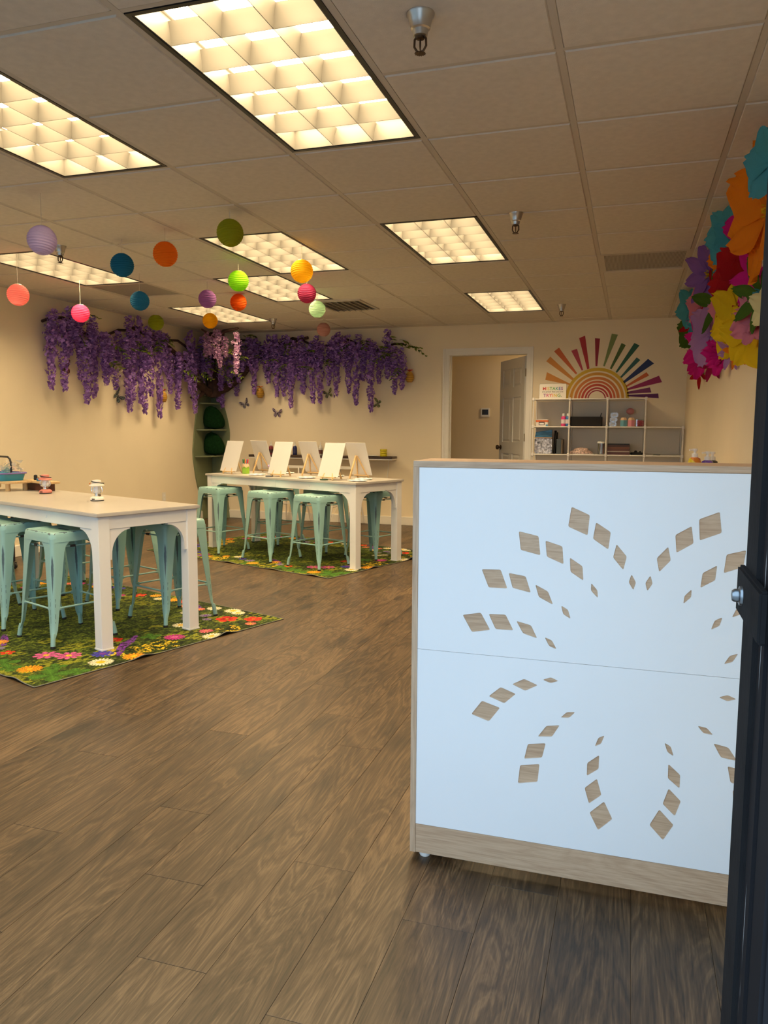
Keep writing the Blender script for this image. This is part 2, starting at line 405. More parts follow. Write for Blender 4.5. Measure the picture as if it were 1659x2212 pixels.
sp = part('strike_plate', MB().box(0.0965, JX+0.002, 0.63, 0.757, 1.004, 1.046), m_frame, df, bevel=0.002)
bl = MB(); bl.m = Matrix.Translation((0.0965, 0.722, 1.024)) @ Matrix.Rotation(R(-90), 4, 'Y')
bl.lathe([(0.009, 0), (0.0085, 0.002), (0.006, 0.003), (0.0058, 0.006), (0.0045, 0.008), (0.001, 0.0085)], 12)
part('bolt', bl, M('dark_bolt_steel', (0.16, 0.18, 0.2), 0.3, metal=0.9), sp, smooth=True)

# ------------------------------------------------------------------ suspended ceiling
ceil = struct('ceiling', MB().box(XL-0.12, XR+0.12, YF0, YW+0.12, CEIL+0.22, CEIL+0.3), m_tile)
CX = [-5.26]+[-5.145+0.61*i for i in range(10)]+[XR]
CY = [YF1]+[0.835+0.61*i for i in range(14)]+[YW]
lights = [(-1.485, 2.055), (-2.705, 2.055), (-1.485, 4.495), (-1.485, 6.935), (-2.705, 4.495), (-3.315, 5.715), (-4.535, 6.935), (-4.535, 4.495), (-4.535, 2.055)]
grilles = [(-0.265, 5.715), (-4.535, 5.715)]
hit = lambda x, y: any(abs(x-a) < 0.05 and (abs(y-b) < 0.05 or abs(y-b-0.61) < 0.05) for a, b in lights) or any(abs(x-a) < 0.05 and abs(y-b) < 0.05 for a, b in grilles)
BW = 0.012
def tile_mesh(wx, wy):
    a, b = wx/2-BW+0.001, wy/2-BW+0.001
    return MB().add([(-a,-b,0.004),(a,-b,0.004),(a,b,0.004),(-a,b,0.004),(-a+0.006,-b+0.006,-0.004),(a-0.006,-b+0.006,-0.004),(a-0.006,b-0.006,-0.004),(-a+0.006,b-0.006,-0.004),
                     (-a,-b,0.016),(a,-b,0.016),(a,b,0.016),(-a,b,0.016)],
                    [(4,5,6,7),(0,1,5,4),(1,2,6,5),(2,3,7,6),(3,0,4,7),(0,1,9,8),(1,2,10,9),(2,3,11,10),(3,0,8,11),(8,9,10,11)]).mesh('ceiling_tile', m_tile)
tm = {}
for i in range(len(CX)-1):
    for j in range(len(CY)-1):
        wx, wy = CX[i+1]-CX[i], CY[j+1]-CY[j]
        if hit(CX[i], CY[j]): continue
        key = (round(wx, 3), round(wy, 3))
        if key not in tm: tm[key] = tile_mesh(wx, wy)
        link('ceiling_tile', tm[key], ceil, ((CX[i]+CX[i+1])/2, (CY[j]+CY[j+1])/2, CEIL))
for x in CX[1:-1]: part('main_tee', MB().box(x-BW, x+BW, YF1, YW, CEIL-0.001, CEIL+0.02), m_bar, ceil)
for y in CY[1:-1]:
    ct_ = MB(); x0 = XL
    for a_, b_ in sorted(l for l in lights if abs(l[1]+0.61-y) < 0.05): ct_.box(x0, a_+BW, y-BW*0.8, y+BW*0.8, CEIL-0.0005, CEIL+0.018); x0 = a_+0.61-BW
    ct_.box(x0, XR, y-BW*0.8, y+BW*0.8, CEIL-0.0005, CEIL+0.018)
    part('cross_tee', ct_, m_bar, ceil)
part('wall_angle', MB().box(XL, XL+0.022, YF1, YW, CEIL-0.001, CEIL+0.01).box(XR-0.022, XR, YF1, YW, CEIL-0.001, CEIL+0.01).box(XL, XR, YW-0.022, YW, CEIL-0.001, CEIL+0.01), m_bar, ceil)

# ------------------------------------------------------------------ troffer lights
m_louver = M('louver_satin', (0.125, 0.118, 0.105), 0.4, spec=0.3)
m_house = M('troffer_white', (0.75, 0.73, 0.70), 0.5)
m_lampp = bpy.data.materials.new('warm_fluorescent'); m_lampp.use_nodes = True
nt = m_lampp.node_tree; nt.nodes.remove(nt.nodes['Principled BSDF']); em = nt.nodes.new('ShaderNodeEmission')
em.inputs[0].default_value = (*LAMP_COL, 1); em.inputs[1].default_value = LAMP_STR; nt.links.new(em.outputs[0], nt.nodes['Material Output'].inputs[0])
HX, HY, HZ = 0.292, 0.597, 0.074
me_frame = MB().box(-HX, HX, -HY, -HY+0.016, -0.003, 0.03).box(-HX, HX, HY-0.016, HY, -0.003, 0.03).box(-HX, -HX+0.016, -HY+0.016, HY-0.016, -0.003, 0.03).box(HX-0.016, HX, -HY+0.016, HY-0.016, -0.003, 0.03).mesh('frame', m_black)
IX, IY = HX-0.022, HY-0.022
me_house = MB().box(-IX-0.006, -IX, -IY, IY, 0.0, HZ+0.02).box(IX, IX+0.006, -IY, IY, 0.0, HZ+0.02).box(-IX, IX, -IY-0.006, -IY, 0, HZ+0.02).box(-IX, IX, IY, IY+0.006, 0, HZ+0.02).box(-IX, IX, -IY, IY, HZ+0.016, HZ+0.02).mesh('housing', m_louver)
me_lamp = MB().add([(-IX+0.01, -IY+0.01, HZ+0.008), (IX-0.01, -IY+0.01, HZ+0.008), (IX-0.01, IY-0.01, HZ+0.008), (-IX+0.01, IY-0.01, HZ+0.008)], [(0, 3, 2, 1)]).mesh('lamp_panel', m_lampp)
def blade(L_, along):
    prof = [(0.0012, 0.001), (0.0025, 0.018), (0.0055, 0.038), (0.0105, 0.055), (0.016, HZ-0.005)]
    poly = [(-a, z) for a, z in prof]+[(a, z) for a, z in reversed(prof)]
    return MB().prism(poly, -L_, L_, 'y' if along == 'y' else 'x').mesh('louver_blade', m_louver, smooth=True)
me_bl_long = blade(IY, 'y'); me_bl_cross = blade(IX, 'x')
lnames = ['large fluorescent ceiling light at the top, nearest the doorway', 'fluorescent ceiling light cut by the left edge of the picture, upper left', 'fluorescent ceiling light between two sprinkler heads, right of the lanterns',
          'fluorescent ceiling light near the back wall, above the doorway', 'fluorescent ceiling light behind the olive green and yellow lanterns', 'fluorescent ceiling light behind the bright green and maroon lanterns',
          'fluorescent ceiling light above the corner wisteria', 'long fluorescent ceiling light behind the lilac lantern at the left edge', 'fluorescent ceiling light over the front table, outside the picture to the left']
for (lx, ly), lab in zip(lights, lnames):
    t = thing('ceiling_light', lab, 'ceiling light', (lx+0.305, ly+0.61, CEIL), 0, 'fluorescent ceiling lights')
    link('frame', me_frame, t); link('housing', me_house, t); link('lamp_panel', me_lamp, t)
    for i in (1, 2): link('louver_blade', me_bl_long, t, (-IX+2*IX*i/3, 0, 0))
    for i in range(1, 6): link('louver_blade', me_bl_cross, t, (0, -IY+2*IY*i/6, 0))

t = thing('office_fill_light', 'added fill light for the back room, unseen behind the wall', 'ceiling light', (-0.75, 9.80, 2.415), 0)  # unseen lamp, added to brighten the room behind the doorway
link('frame', me_frame, t, (0, 0, -0.03)); me_bl = me_lamp; link('lamp_panel', me_lamp, t, (0, 0, -HZ-0.012), None, (0.33, 0.4, 1))

# ------------------------------------------------------------------ ceiling grilles
def perforated():
    m, nt, N, L, P = nodes('perforated_grille')
    tc = N.new('ShaderNodeTexCoord'); mp = N.new('ShaderNodeMapping'); mp.inputs['Scale'].default_value = (110, 110, 110); L.new(tc.outputs['Object'], mp.inputs[0])
    fr = N.new('ShaderNodeVectorMath'); fr.operation = 'FRACTION'; L.new(mp.outputs[0], fr.inputs[0])
    sb = N.new('ShaderNodeVectorMath'); sb.operation = 'SUBTRACT'; sb.inputs[1].default_value = (0.5, 0.5, 0); L.new(fr.outputs[0], sb.inputs[0])
    sx = N.new('ShaderNodeSeparateXYZ'); L.new(sb.outputs[0], sx.inputs[0])
    d = math_n(N, L, 'ADD', math_n(N, L, 'POWER', math_n(N, L, 'ABSOLUTE', sx.outputs[0]), 2), math_n(N, L, 'POWER', math_n(N, L, 'ABSOLUTE', sx.outputs[1]), 2))
    r = N.new('ShaderNodeValToRGB'); r.color_ramp.elements[0].position = 0.10; r.color_ramp.elements[1].position = 0.14
    r.color_ramp.elements[0].color = (0.05, 0.045, 0.04, 1); r.color_ramp.elements[1].color = (0.5, 0.46, 0.4, 1)
    L.new(d, r.inputs[0]); L.new(r.outputs[0], P.inputs['Base Color']); P.inputs['Roughness'].default_value = 0.5
    return m
m_perf = perforated()
for (gx, gy), lab in zip(grilles, ['perforated square return grille in the ceiling near the paper flowers', 'grey return grille in the ceiling beside the long left light']):
    t = thing('ceiling_grille', lab, 'ceiling vent', (gx+0.305, gy+0.305, CEIL), 0, 'ceiling vents')
    part('face_plate', MB().box(-0.275, 0.275, -0.275, 0.275, 0.001, 0.006), m_perf, t)
    part('frame', MB().box(-0.293, 0.293, -0.293, -0.27, -0.002, 0.01).box(-0.293, 0.293, 0.27, 0.293, -0.002, 0.01).box(-0.293, -0.27, -0.27, 0.27, -0.002, 0.01).box(0.27, 0.293, -0.27, 0.27, -0.002, 0.01), m_bar, t)
t = thing('ceiling_diffuser', 'louvred supply vent in the ceiling beside the mint lantern', 'ceiling vent', (-2.72, 7.27, CEIL-0.003), 0, 'ceiling vents')
part('frame', MB().box(-0.25, 0.25, -0.30, -0.27, -0.012, 0).box(-0.25, 0.25, 0.27, 0.30, -0.012, 0).box(-0.25, -0.225, -0.27, 0.27, -0.012, 0).box(0.225, 0.25, -0.27, 0.27, -0.012, 0), m_bar, t)
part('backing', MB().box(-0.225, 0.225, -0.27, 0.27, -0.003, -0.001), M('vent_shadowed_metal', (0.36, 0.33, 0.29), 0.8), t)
sl = MB(); sl.m = Matrix.Rotation(R(35), 4, 'Y'); me_slat = sl.box(-0.022, 0.022, -0.268, 0.268, -0.0008, 0.0008).mesh('slat', m_bar)
for i in range(7): link('slat', me_slat, t, (-0.19+i*0.063, 0, -0.012))

# ------------------------------------------------------------------ sprinkler heads
spk = thing('sprinkler', 'steel sprinkler head on the ceiling beside the nearest large light', 'sprinkler', (-0.635, 2.32, CEIL-0.004), 0, 'ceiling sprinklers')
part('escutcheon', MB().lathe([(0.042, 0), (0.041, -0.006), (0.036, -0.012), (0.030, -0.036), (0.029, -0.042), (0.024, -0.046), (0.021, -0.062), (0.012, -0.064)], 28), m_steel, spk, smooth=True)
arm = MB()
arm.tube([(-0.010, 0, -0.062), (-0.017, 0, -0.070), (-0.018, 0, -0.090), (-0.010, 0, -0.103), (0, 0, -0.107), (0.010, 0, -0.103), (0.018, 0, -0.090), (0.017, 0, -0.070), (0.010, 0, -0.062)], 0.0035, 8)
arm.lathe([(0.012, -0.062), (0.012, -0.070), (0.008, -0.072)], 12)
part('yoke', arm, m_bronze, spk, smooth=True)
part('glass_bulb', MB().lathe([(0.002, -0.070), (0.003, -0.08), (0.003, -0.09), (0.0015, -0.103)], 8), m_bronze, spk, smooth=True)
df_ = [((0.017 if i % 2 else 0.012)*math.cos(2*math.pi*i/28), (0.017 if i % 2 else 0.012)*math.sin(2*math.pi*i/28)) for i in range(28)]
part('deflector', MB().prism(df_, -0.111, -0.109), m_bronze, spk)
for p, lab in (((-0.665, 4.50), 'steel sprinkler head on the ceiling right of the middle light'), ((-0.69, 7.80), 'small steel sprinkler head near the back wall, above the sun decal'),
               ((-3.825, 7.93), 'steel sprinkler head above the wisteria on the back wall'), ((-3.70, 4.42), 'steel sprinkler head half hidden behind the lilac lantern')):
    copy_tree(spk, (*p, CEIL-0.004), 0, lab)
# ------------------------------------------------------------------ reception desk
RH_UP= [[[-0.133, 0.9802], [-0.089, 0.9611], [-0.0927, 0.9111], [-0.1395, 0.931]], [[-0.0738, 0.9442], [-0.0387, 0.9218], [-0.0429, 0.8791], [-0.0798, 0.9035]], [[-0.0242, 0.8931], [0.0005, 0.864], [-0.0065, 0.8308], [-0.0313, 0.86]], [[0.0129, 0.8216], [0.0239, 0.8021], [0.0185, 0.7826], [0.007, 0.8016]], [[-0.26, 0.9139], [-0.2107, 0.9039], [-0.205, 0.8559], [-0.2539, 0.8668]], [[-0.1935, 0.8935], [-0.1519, 0.8811], [-0.1479, 0.8367], [-0.1891, 0.8534]], [[-0.1334, 0.8543], [-0.1024, 0.8344], [-0.0991, 0.7985], [-0.1307, 0.8188]], [[-0.0804, 0.7941], [-0.065, 0.7769], [-0.0633, 0.7575], [-0.0803, 0.7747]], [[-0.3517, 0.812], [-0.3032, 0.8138], [-0.2852, 0.7662], [-0.333, 0.7658]], [[-0.2827, 0.8065], [-0.24, 0.8006], [-0.2262, 0.7594], [-0.2723, 0.7688]], [[-0.2157, 0.7812], [-0.1839, 0.7658], [-0.1704, 0.7328], [-0.2061, 0.75]], [[-0.1508, 0.7325], [-0.1338, 0.7231], [-0.1266, 0.7], [-0.1453, 0.7109]], [[-0.3995, 0.689], [-0.3519, 0.6987], [-0.3268, 0.6551], [-0.3742, 0.6457]], [[-0.3316, 0.6968], [-0.2882, 0.6985], [-0.2675, 0.659], [-0.313, 0.6586]], [[-0.2607, 0.6845], [-0.2235, 0.676], [-0.2071, 0.6435], [-0.2431, 0.6536]], [[-0.189, 0.6485], [-0.1706, 0.6416], [-0.1585, 0.6198], [-0.1773, 0.6266]]]
RH_LO= [[[-0.191, 0.538], [-0.1707, 0.5465], [-0.1512, 0.5388], [-0.1708, 0.5309]], [[-0.2676, 0.5181], [-0.2374, 0.5354], [-0.2023, 0.5222], [-0.2338, 0.5041]], [[-0.3273, 0.4795], [-0.2966, 0.5073], [-0.2574, 0.4933], [-0.2865, 0.4651]], [[-0.372, 0.4262], [-0.3445, 0.4655], [-0.2971, 0.4519], [-0.3253, 0.412]], [[-0.1441, 0.4444], [-0.1286, 0.4608], [-0.1079, 0.4633], [-0.1221, 0.4465]], [[-0.1993, 0.3875], [-0.1783, 0.4185], [-0.1451, 0.4244], [-0.1636, 0.3916]], [[-0.2322, 0.3236], [-0.2236, 0.3647], [-0.1787, 0.3725], [-0.1871, 0.3328]], [[-0.2466, 0.2554], [-0.2421, 0.3054], [-0.1929, 0.3154], [-0.1967, 0.2665]], [[-0.0581, 0.3798], [-0.0503, 0.404], [-0.0356, 0.4117], [-0.0434, 0.3888]], [[-0.075, 0.3005], [-0.075, 0.335], [-0.0467, 0.3594], [-0.047, 0.3227]], [[-0.0794, 0.2687], [-0.05, 0.2972], [-0.0378, 0.2557], [-0.0672, 0.2287]], [[-0.0654, 0.2054], [-0.0308, 0.2404], [-0.0094, 0.1969], [-0.0427, 0.1624]]]
DXL, DXR, DY = -0.535, 0.54, 1.93
desk = thing('reception_desk', 'tall white reception desk with rhombus cut-outs and oak edges', 'desk', (0, DY, 0))
def rounded(poly, t=0.10):
    out = []
    n = len(poly)
    for i in range(n):
        p = Vector(poly[i]); a = Vector(poly[i-1]); b = Vector(poly[(i+1) % n])
        k1 = min(0.004/(a-p).length, 0.3); k2 = min(0.004/(b-p).length, 0.3)
        q0 = p+(a-p)*k1; q2 = p+(b-p)*k2; q1 = (q0+q2)*0.25+p*0.5
        out += [tuple(q0), tuple(q1), tuple(q2)]
    return out
def cut_panel(name, x0, x1, z0, z1, holes):
    """3 mm white skin with the holes really cut through; front face at y=0"""
    outer = [(x0, z0), (x1, z0), (x1, z1), (x0, z1)]
    loops = [outer]+holes
    tess = tessellate_polygon([[Vector((p[0], p[1], 0)) for p in l] for l in loops])
    flat = [p for l in loops for p in l]
    T = 0.003
    n = len(flat)
    vs = [(p[0], 0, p[1]) for p in flat]+[(p[0], T, p[1]) for p in flat]
    fs = [tuple(f) for f in tess]+[tuple(n+i for i in reversed(f)) for f in tess]
    b = 0
    for l in loops:
        k = len(l)
        for i in range(k): fs.append((b+i, b+(i+1) % k, n+b+(i+1) % k, n+b+i))
        b += k
    return part(name, MB().add(vs, fs), m_deskwhite, desk)
MX = 0.0345
def mirrored(rs):
    out = []
    for r in rs:
        out.append(rounded(r)); m = [(2*MX-p[0], p[1]) for p in reversed(r)]
        if max(p[0] for p in m) < DXR-0.02: out.append(rounded(m))
    return out
cut_panel('upper_front_panel', DXL+0.0155, DXR-0.0155, 0.5885, 1.069, mirrored(RH_UP))
cut_panel('lower_front_panel', DXL+0.0155, DXR-0.0155, 0.1015, 0.5875, mirrored(RH_LO))
part('backing_panel', MB().box(DXL+0.015, DXR-0.015, 0.0032, 0.018, 0.1, 1.07), m_oak_x, desk)
part('counter_top', MB().box(DXL, DXR, -0.002, 0.19, 1.07, 1.086), m_oak_x, desk, bevel=0.0008, seg=1)
part('plinth_board', MB().box(DXL+0.0155, DXR-0.0155, 0.0, 0.016, 0.02, 0.1005), m_oak_x, desk)
part('side_panel', MB().box(DXL, DXL+0.015, -0.002, 0.62, 0.02, 1.07), m_oak_z, desk)
part('side_panel', MB().box(DXR-0.015, DXR, -0.002, 0.62, 0.02, 1.07), m_oak_z, desk)
part('work_top', MB().box(DXL+0.015, DXR-0.015, 0.018, 0.62, 0.735, 0.755), m_oak_x, desk)
for x in (DXL+0.035, DXR-0.035):
    for y in (0.03, 0.58): part('foot', MB().lathe([(0.014, 0), (0.016, 0.004), (0.016, 0.012), (0.01, 0.021)], 16, (x, y, 0)), m_white, desk, smooth=True)

# ------------------------------------------------------------------ tables
RZ = 0.006     # rug thickness
TROT = math.atan2(-0.362, 0.932)
E1 = Vector((0.932, -0.362, 0)); E2 = Vector((0.362, 0.932, 0))
TL_, TW_, TH_ = 1.92, 0.62, 0.73
O1 = Vector((-2.586, 3.292, 0)); O2 = Vector((-2.14, 5.95, 0))
def on_table(O, s, t, z=TH_): return O-E1*s+E2*t+Vector((0, 0, z))
m_ttop = M('table_top_laminate', (0.50, 0.465, 0.42), 0.28, var=0.03, vs=9)
def make_table(label, O):
    c = O-E1*TL_/2+E2*TW_/2
    t = thing('counter_table', label, 'table', (c.x, c.y, RZ), TROT, 'white counter tables')
    H = TH_-RZ; a, b = TL_/2, TW_/2; lw = 0.066
    part('table_top', MB().box(-a-0.014, a+0.014, -b-0.014, b+0.014, H-0.02, H), m_ttop, t, bevel=0.003)
    for sx in (-1, 1):
        for sy in (-1, 1):
            x0, x1 = sorted((sx*a, sx*(a-lw))); y0, y1 = sorted((sy*b, sy*(b-lw)))
            lg = part('leg', MB().box(x0, x1, y0, y1, 0.008, H-0.02), m_white, t, bevel=0.002)
            part('foot_plate', MB().box(x0-0.003, x1+0.003, y0-0.003, y1+0.003, 0, 0.009), m_white, lg, bevel=0.001)
            # curved brackets
            def br(n=10):
                P_ = [(0, 0), (0.125, 0), (0.125, -0.012)]
                for i in range(1, n): an = math.pi/2*i/n; P_.append((0.125-0.11*math.sin(an), -0.012-0.13*(1-math.cos(an))))
                P_ += [(0.014, -0.165), (0, -0.165)]
                return P_
            xi = sx*(a-lw); yi = sy*(b-lw); zt = H-0.085
            px = [(xi-sx*p, zt+q) for p, q in br()]; part('bracket', MB().prism(px, sy*(b-0.010), sy*(b-0.032), 'y'), m_white, t)
            py = [(yi-sy*p, zt+q) for p, q in br()]; part('bracket', MB().prism(py, sx*(a-0.010), sx*(a-0.032), 'x'), m_white, t)
    for sy in (-1, 1):
        y0, y1 = sorted((sy*(b-0.006), sy*(b-0.028)))
        for x0, x1 in ((-a+lw, -0.001), (0.001, a-lw)): part('apron', MB().box(x0, x1, y0, y1, H-0.088, H-0.02), m_white, t, bevel=0.001, seg=1)
        bm_ = MB(); bm_.m = Matrix.Translation((0.42, sy*(b-0.006), H-0.055)) @ Matrix.Rotation(R(90 if sy < 0 else -90), 4, 'X')
        part('bolt_cap', bm_.lathe([(0.007, -0.001), (0.007, 0.002), (0.004, 0.003)], 12), m_white, t)
    for sx in (-1, 1):
        x0, x1 = sorted((sx*(a-0.006), sx*(a-0.028)))
        part('apron', MB().box(x0, x1, -b+lw, b-lw, H-0.088, H-0.02), m_white, t, bevel=0.001, seg=1)
    return t
make_table('white counter table in front, with the two camping lanterns', O1)
make_table('white counter table at the back, carrying the canvases', O2)

# ------------------------------------------------------------------ metal stools
def stool_paint(name, leg):
    m, nt, N, L, P = nodes(name)
    tc = N.new('ShaderNodeTexCoord'); sx = N.new('ShaderNodeSeparateXYZ'); L.new(tc.outputs['Object'], sx.inputs[0])
    n = N.new('ShaderNodeTexNoise'); n.inputs['Scale'].default_value = 45; n.inputs['Detail'].default_value = 4; L.new(tc.outputs['Object'], n.inputs[0])
    base = (0.27, 0.47, 0.44); worn = (0.03, 0.04, 0.06)
    if leg:
        d = math_n(N, L, 'ABSOLUTE', math_n(N, L, 'SUBTRACT', sx.outputs[0], sx.outputs[1]))
        z = sx.outputs[2]
        u = math_n(N, L, 'DIVIDE', math_n(N, L, 'SUBTRACT', z, 0.27), 0.22)
        u = math_n(N, L, 'MAXIMUM', math_n(N, L, 'MINIMUM', u, 1.0), 0.0)
        wd = math_n(N, L, 'MULTIPLY', math_n(N, L, 'SINE', math_n(N, L, 'MULTIPLY', math_n(N, L, 'POWER', u, 1.6), math.pi)), 0.010)
        wd = math_n(N, L, 'MULTIPLY', wd, math_n(N, L, 'ADD', n.outputs[0], 0.45))
        s1 = math_n(N, L, 'LESS_THAN', d, wd)
        ln = math_n(N, L, 'LESS_THAN', math_n(N, L, 'ABSOLUTE', math_n(N, L, 'SUBTRACT', d, 0.017)), 0.0014)
        inz = math_n(N, L, 'MULTIPLY', math_n(N, L, 'GREATER_THAN', z, 0.13), math_n(N, L, 'LESS_THAN', z, 0.26))
        s2 = math_n(N, L, 'MULTIPLY', math_n(N, L, 'MULTIPLY', ln, inz), math_n(N, L, 'GREATER_THAN', n.outputs[0], 0.48))
        f = math_n(N, L, 'MULTIPLY', math_n(N, L, 'MAXIMUM', s1, s2), 0.85)
    else:
        ax = math_n(N, L, 'MAXIMUM', math_n(N, L, 'ABSOLUTE', sx.outputs[0]), math_n(N, L, 'ABSOLUTE', sx.outputs[1]))
        e = math_n(N, L, 'LESS_THAN', math_n(N, L, 'ABSOLUTE', math_n(N, L, 'SUBTRACT', ax, 0.149)), math_n(N, L, 'MULTIPLY', math_n(N, L, 'SUBTRACT', n.outputs[0], 0.40), 0.014))
        f = math_n(N, L, 'MULTIPLY', math_n(N, L, 'MULTIPLY', e, math_n(N, L, 'GREATER_THAN', sx.outputs[2], 0.594)), 0.8)
    mx = N.new('ShaderNodeMix'); mx.data_type = 'RGBA'; L.new(f, mx.inputs[0]); mx.inputs[6].default_value = (*base, 1); mx.inputs[7].default_value = (*worn, 1)
    L.new(mx.outputs[2], P.inputs['Base Color']); P.inputs['Roughness'].default_value = 0.38
    return m
m_stool_leg = stool_paint('teal_worn_leg_paint', True); m_stool = stool_paint('teal_worn_seat_paint', False)
m_slot = M('slot_shadow_metal', (0.05, 0.08, 0.08), 0.6)
def rsq(c, r, n=5):
    pts = []
    for qx, qy, a0 in ((1, 1, 0), (-1, 1, 90), (-1, -1, 180), (1, -1, 270)):
        for i in range(n+1):
            a = R(a0+90*i/n); pts.append((qx*(c-r)+r*math.cos(a), qy*(c-r)+r*math.sin(a)))
    return pts
def loft(rings, cap0=True, cap1=True):
    n = len(rings[0]); vs = [p for r in rings for p in r]; fs = []
    for i in range(len(rings)-1):
        for j in range(n): fs.append((i*n+j, i*n+(j+1) % n, (i+1)*n+(j+1) % n, (i+1)*n+j))
    if cap0: fs.append(tuple(range(n-1, -1, -1)))
    if cap1: fs.append(tuple((len(rings)-1)*n+j for j in range(n)))
    return vs, fs
SH = 0.61
me_seat = MB().add(*loft([[(x, y, z) for x, y in rsq(c, r)] for c, r, z in
    [(0.150, 0.035, 0.556), (0.157, 0.035, 0.555), (0.156, 0.036, 0.575), (0.154, 0.036, 0.596), (0.151, 0.036, 0.604), (0.146, 0.034, SH-0.002), (0.141, 0.03, SH-0.001), (0.132, 0.028, SH-0.006), (0.05, 0.015, SH-0.008)]])).mesh('seat', m_stool, smooth=True)
def leg_ring(z, c, w_, th=0.003, rc=0.022):
    rc = min(rc, w_*0.8)
    out = [(c-w_, c)]+[(c-rc+rc*math.sin(R(18*i)), c-rc+rc*math.cos(R(18*i))) for i in range(6)]+[(c, c-w_)]
    ci, ri = c-th, max(rc-th, 0.002)
    inn = [(c-w_, ci)]+[(ci-ri+ri*math.sin(R(18*i)), ci-ri+ri*math.cos(R(18*i))) for i in range(6)]+[(ci, c-w_)]
    return [(x, y, z) for x, y in out]+[(x, y, z) for x, y in reversed(inn)]
lv = [(0.575, 0.1545, 0.112), (0.553, 0.155, 0.100), (0.53, 0.156, 0.080), (0.50, 0.1575, 0.072), (0.45, 0.160, 0.066), (0.30, 0.168, 0.051), (0.15, 0.176, 0.035), (0.09, 0.180, 0.029), (0.065, 0.184, 0.022), (0.05, 0.187, 0.018)]
me_leg = MB().add(*loft([leg_ring(*l) for l in lv])).tube([(0.174, 0.174, 0.075), (0.178, 0.178, 0.05), (0.183, 0.183, 0.009)], [0.011, 0.0125, 0.0125], 10).mesh('leg', m_stool_leg, smooth=True)
me_rub = MB().lathe([(0.0135, 0), (0.0138, 0.006), (0.012, 0.012)], 12, (0.1835, 0.1835, 0)).mesh('foot_pad', m_rubber)
def rung(z, c, w0):
    mb = MB(); x = c-0.004
    mb.tube([(-x+w0, x, z), (-x+w0+0.02, x, z+0.001), (x-w0-0.02, x, z+0.001), (x-w0, x, z)], 0.0055, 8)
    mb.cbox((-x+w0-0.004, x, z), (0.03, 0.006, 0.018)).cbox((x-w0+0.004, x, z), (0.03, 0.006, 0.018)); return mb
me_rung = rung(0.205, 0.172, 0.035).mesh('foot_rail', m_stool)
me_brace = MB().tube([(-0.12, 0.142, 0.528), (0.12, 0.142, 0.528)], 0.004, 8).mesh('brace_rod', m_stool)
me_clip = MB().cbox((0.03, 0.142, 0.528), (0.03, 0.012, 0.012)).mesh('rubber_bumper', m_rubber)
me_slot = MB().prism([(0.035*math.cos(a)+(0.02 if math.cos(a) > 0 else -0.02), 0.011*math.sin(a)) for a in [2*math.pi*i/16 for i in range(16)]], SH-0.0095, SH-0.0070).mesh('hand_slot', m_slot)
def make_stool(loc, label, group):
    t = thing('metal_stool', label, 'stool', loc, TROT, group)
    s = link('seat', me_seat, t); link('hand_slot', me_slot, s)
    for i in range(4):
        a = (0, 0, i*math.pi/2)
        l = link('leg', me_leg, t, rot=a); link('foot_pad', me_rub, l)
        link('foot_rail', me_rung, t, rot=a)
        b = link('brace_rod', me_brace, t, rot=a); link('rubber_bumper', me_clip, b)
    return t
S1 = 'worn teal stools around the front table'; S2 = 'worn teal stools around the back table'
for O, s, t_, lab, g in [
    (O1, 0.43, 0.047, 'worn teal metal stool on the near side of front table, beside its right leg', S1),
    (O1, 0.355, 0.696, 'worn teal metal stool on the far side of front table, at its right end', S1),
    (O1, 0.99, 0.05, 'worn teal metal stool at left edge of the picture, near side of front table', S1),
    (O1, 1.57, 0.06, 'worn teal metal stool mostly outside the picture, near side of front table', S1),
    (O1, 0.94, 0.749, 'middle worn teal metal stool on the far side of front table', S1),
    (O1, 1.617, 0.753, 'worn teal metal stool on the far side of front table, left end by the cart', S1),
    (O2, 0.377, -0.05, 'worn teal metal stool on the near side of back table, rightmost of its three', S2),
    (O2, 0.957, -0.054, 'middle worn teal metal stool on the near side of back table', S2),
    (O2, 1.655, -0.055, 'worn teal metal stool on the near side of back table, nearest the corner shelf', S2),
    (O2, 0.345, 0.646, 'worn teal metal stool on the far side of back table, at its right end', S2),
    (O2, 0.953, 0.648, 'middle worn teal metal stool on the far side of back table', S2),
    (O2, 1.63, 0.668, 'worn teal metal stool on the far side of back table, left end', S2)]:
    p = on_table(O, s, t_, RZ); make_stool(p, lab, g)

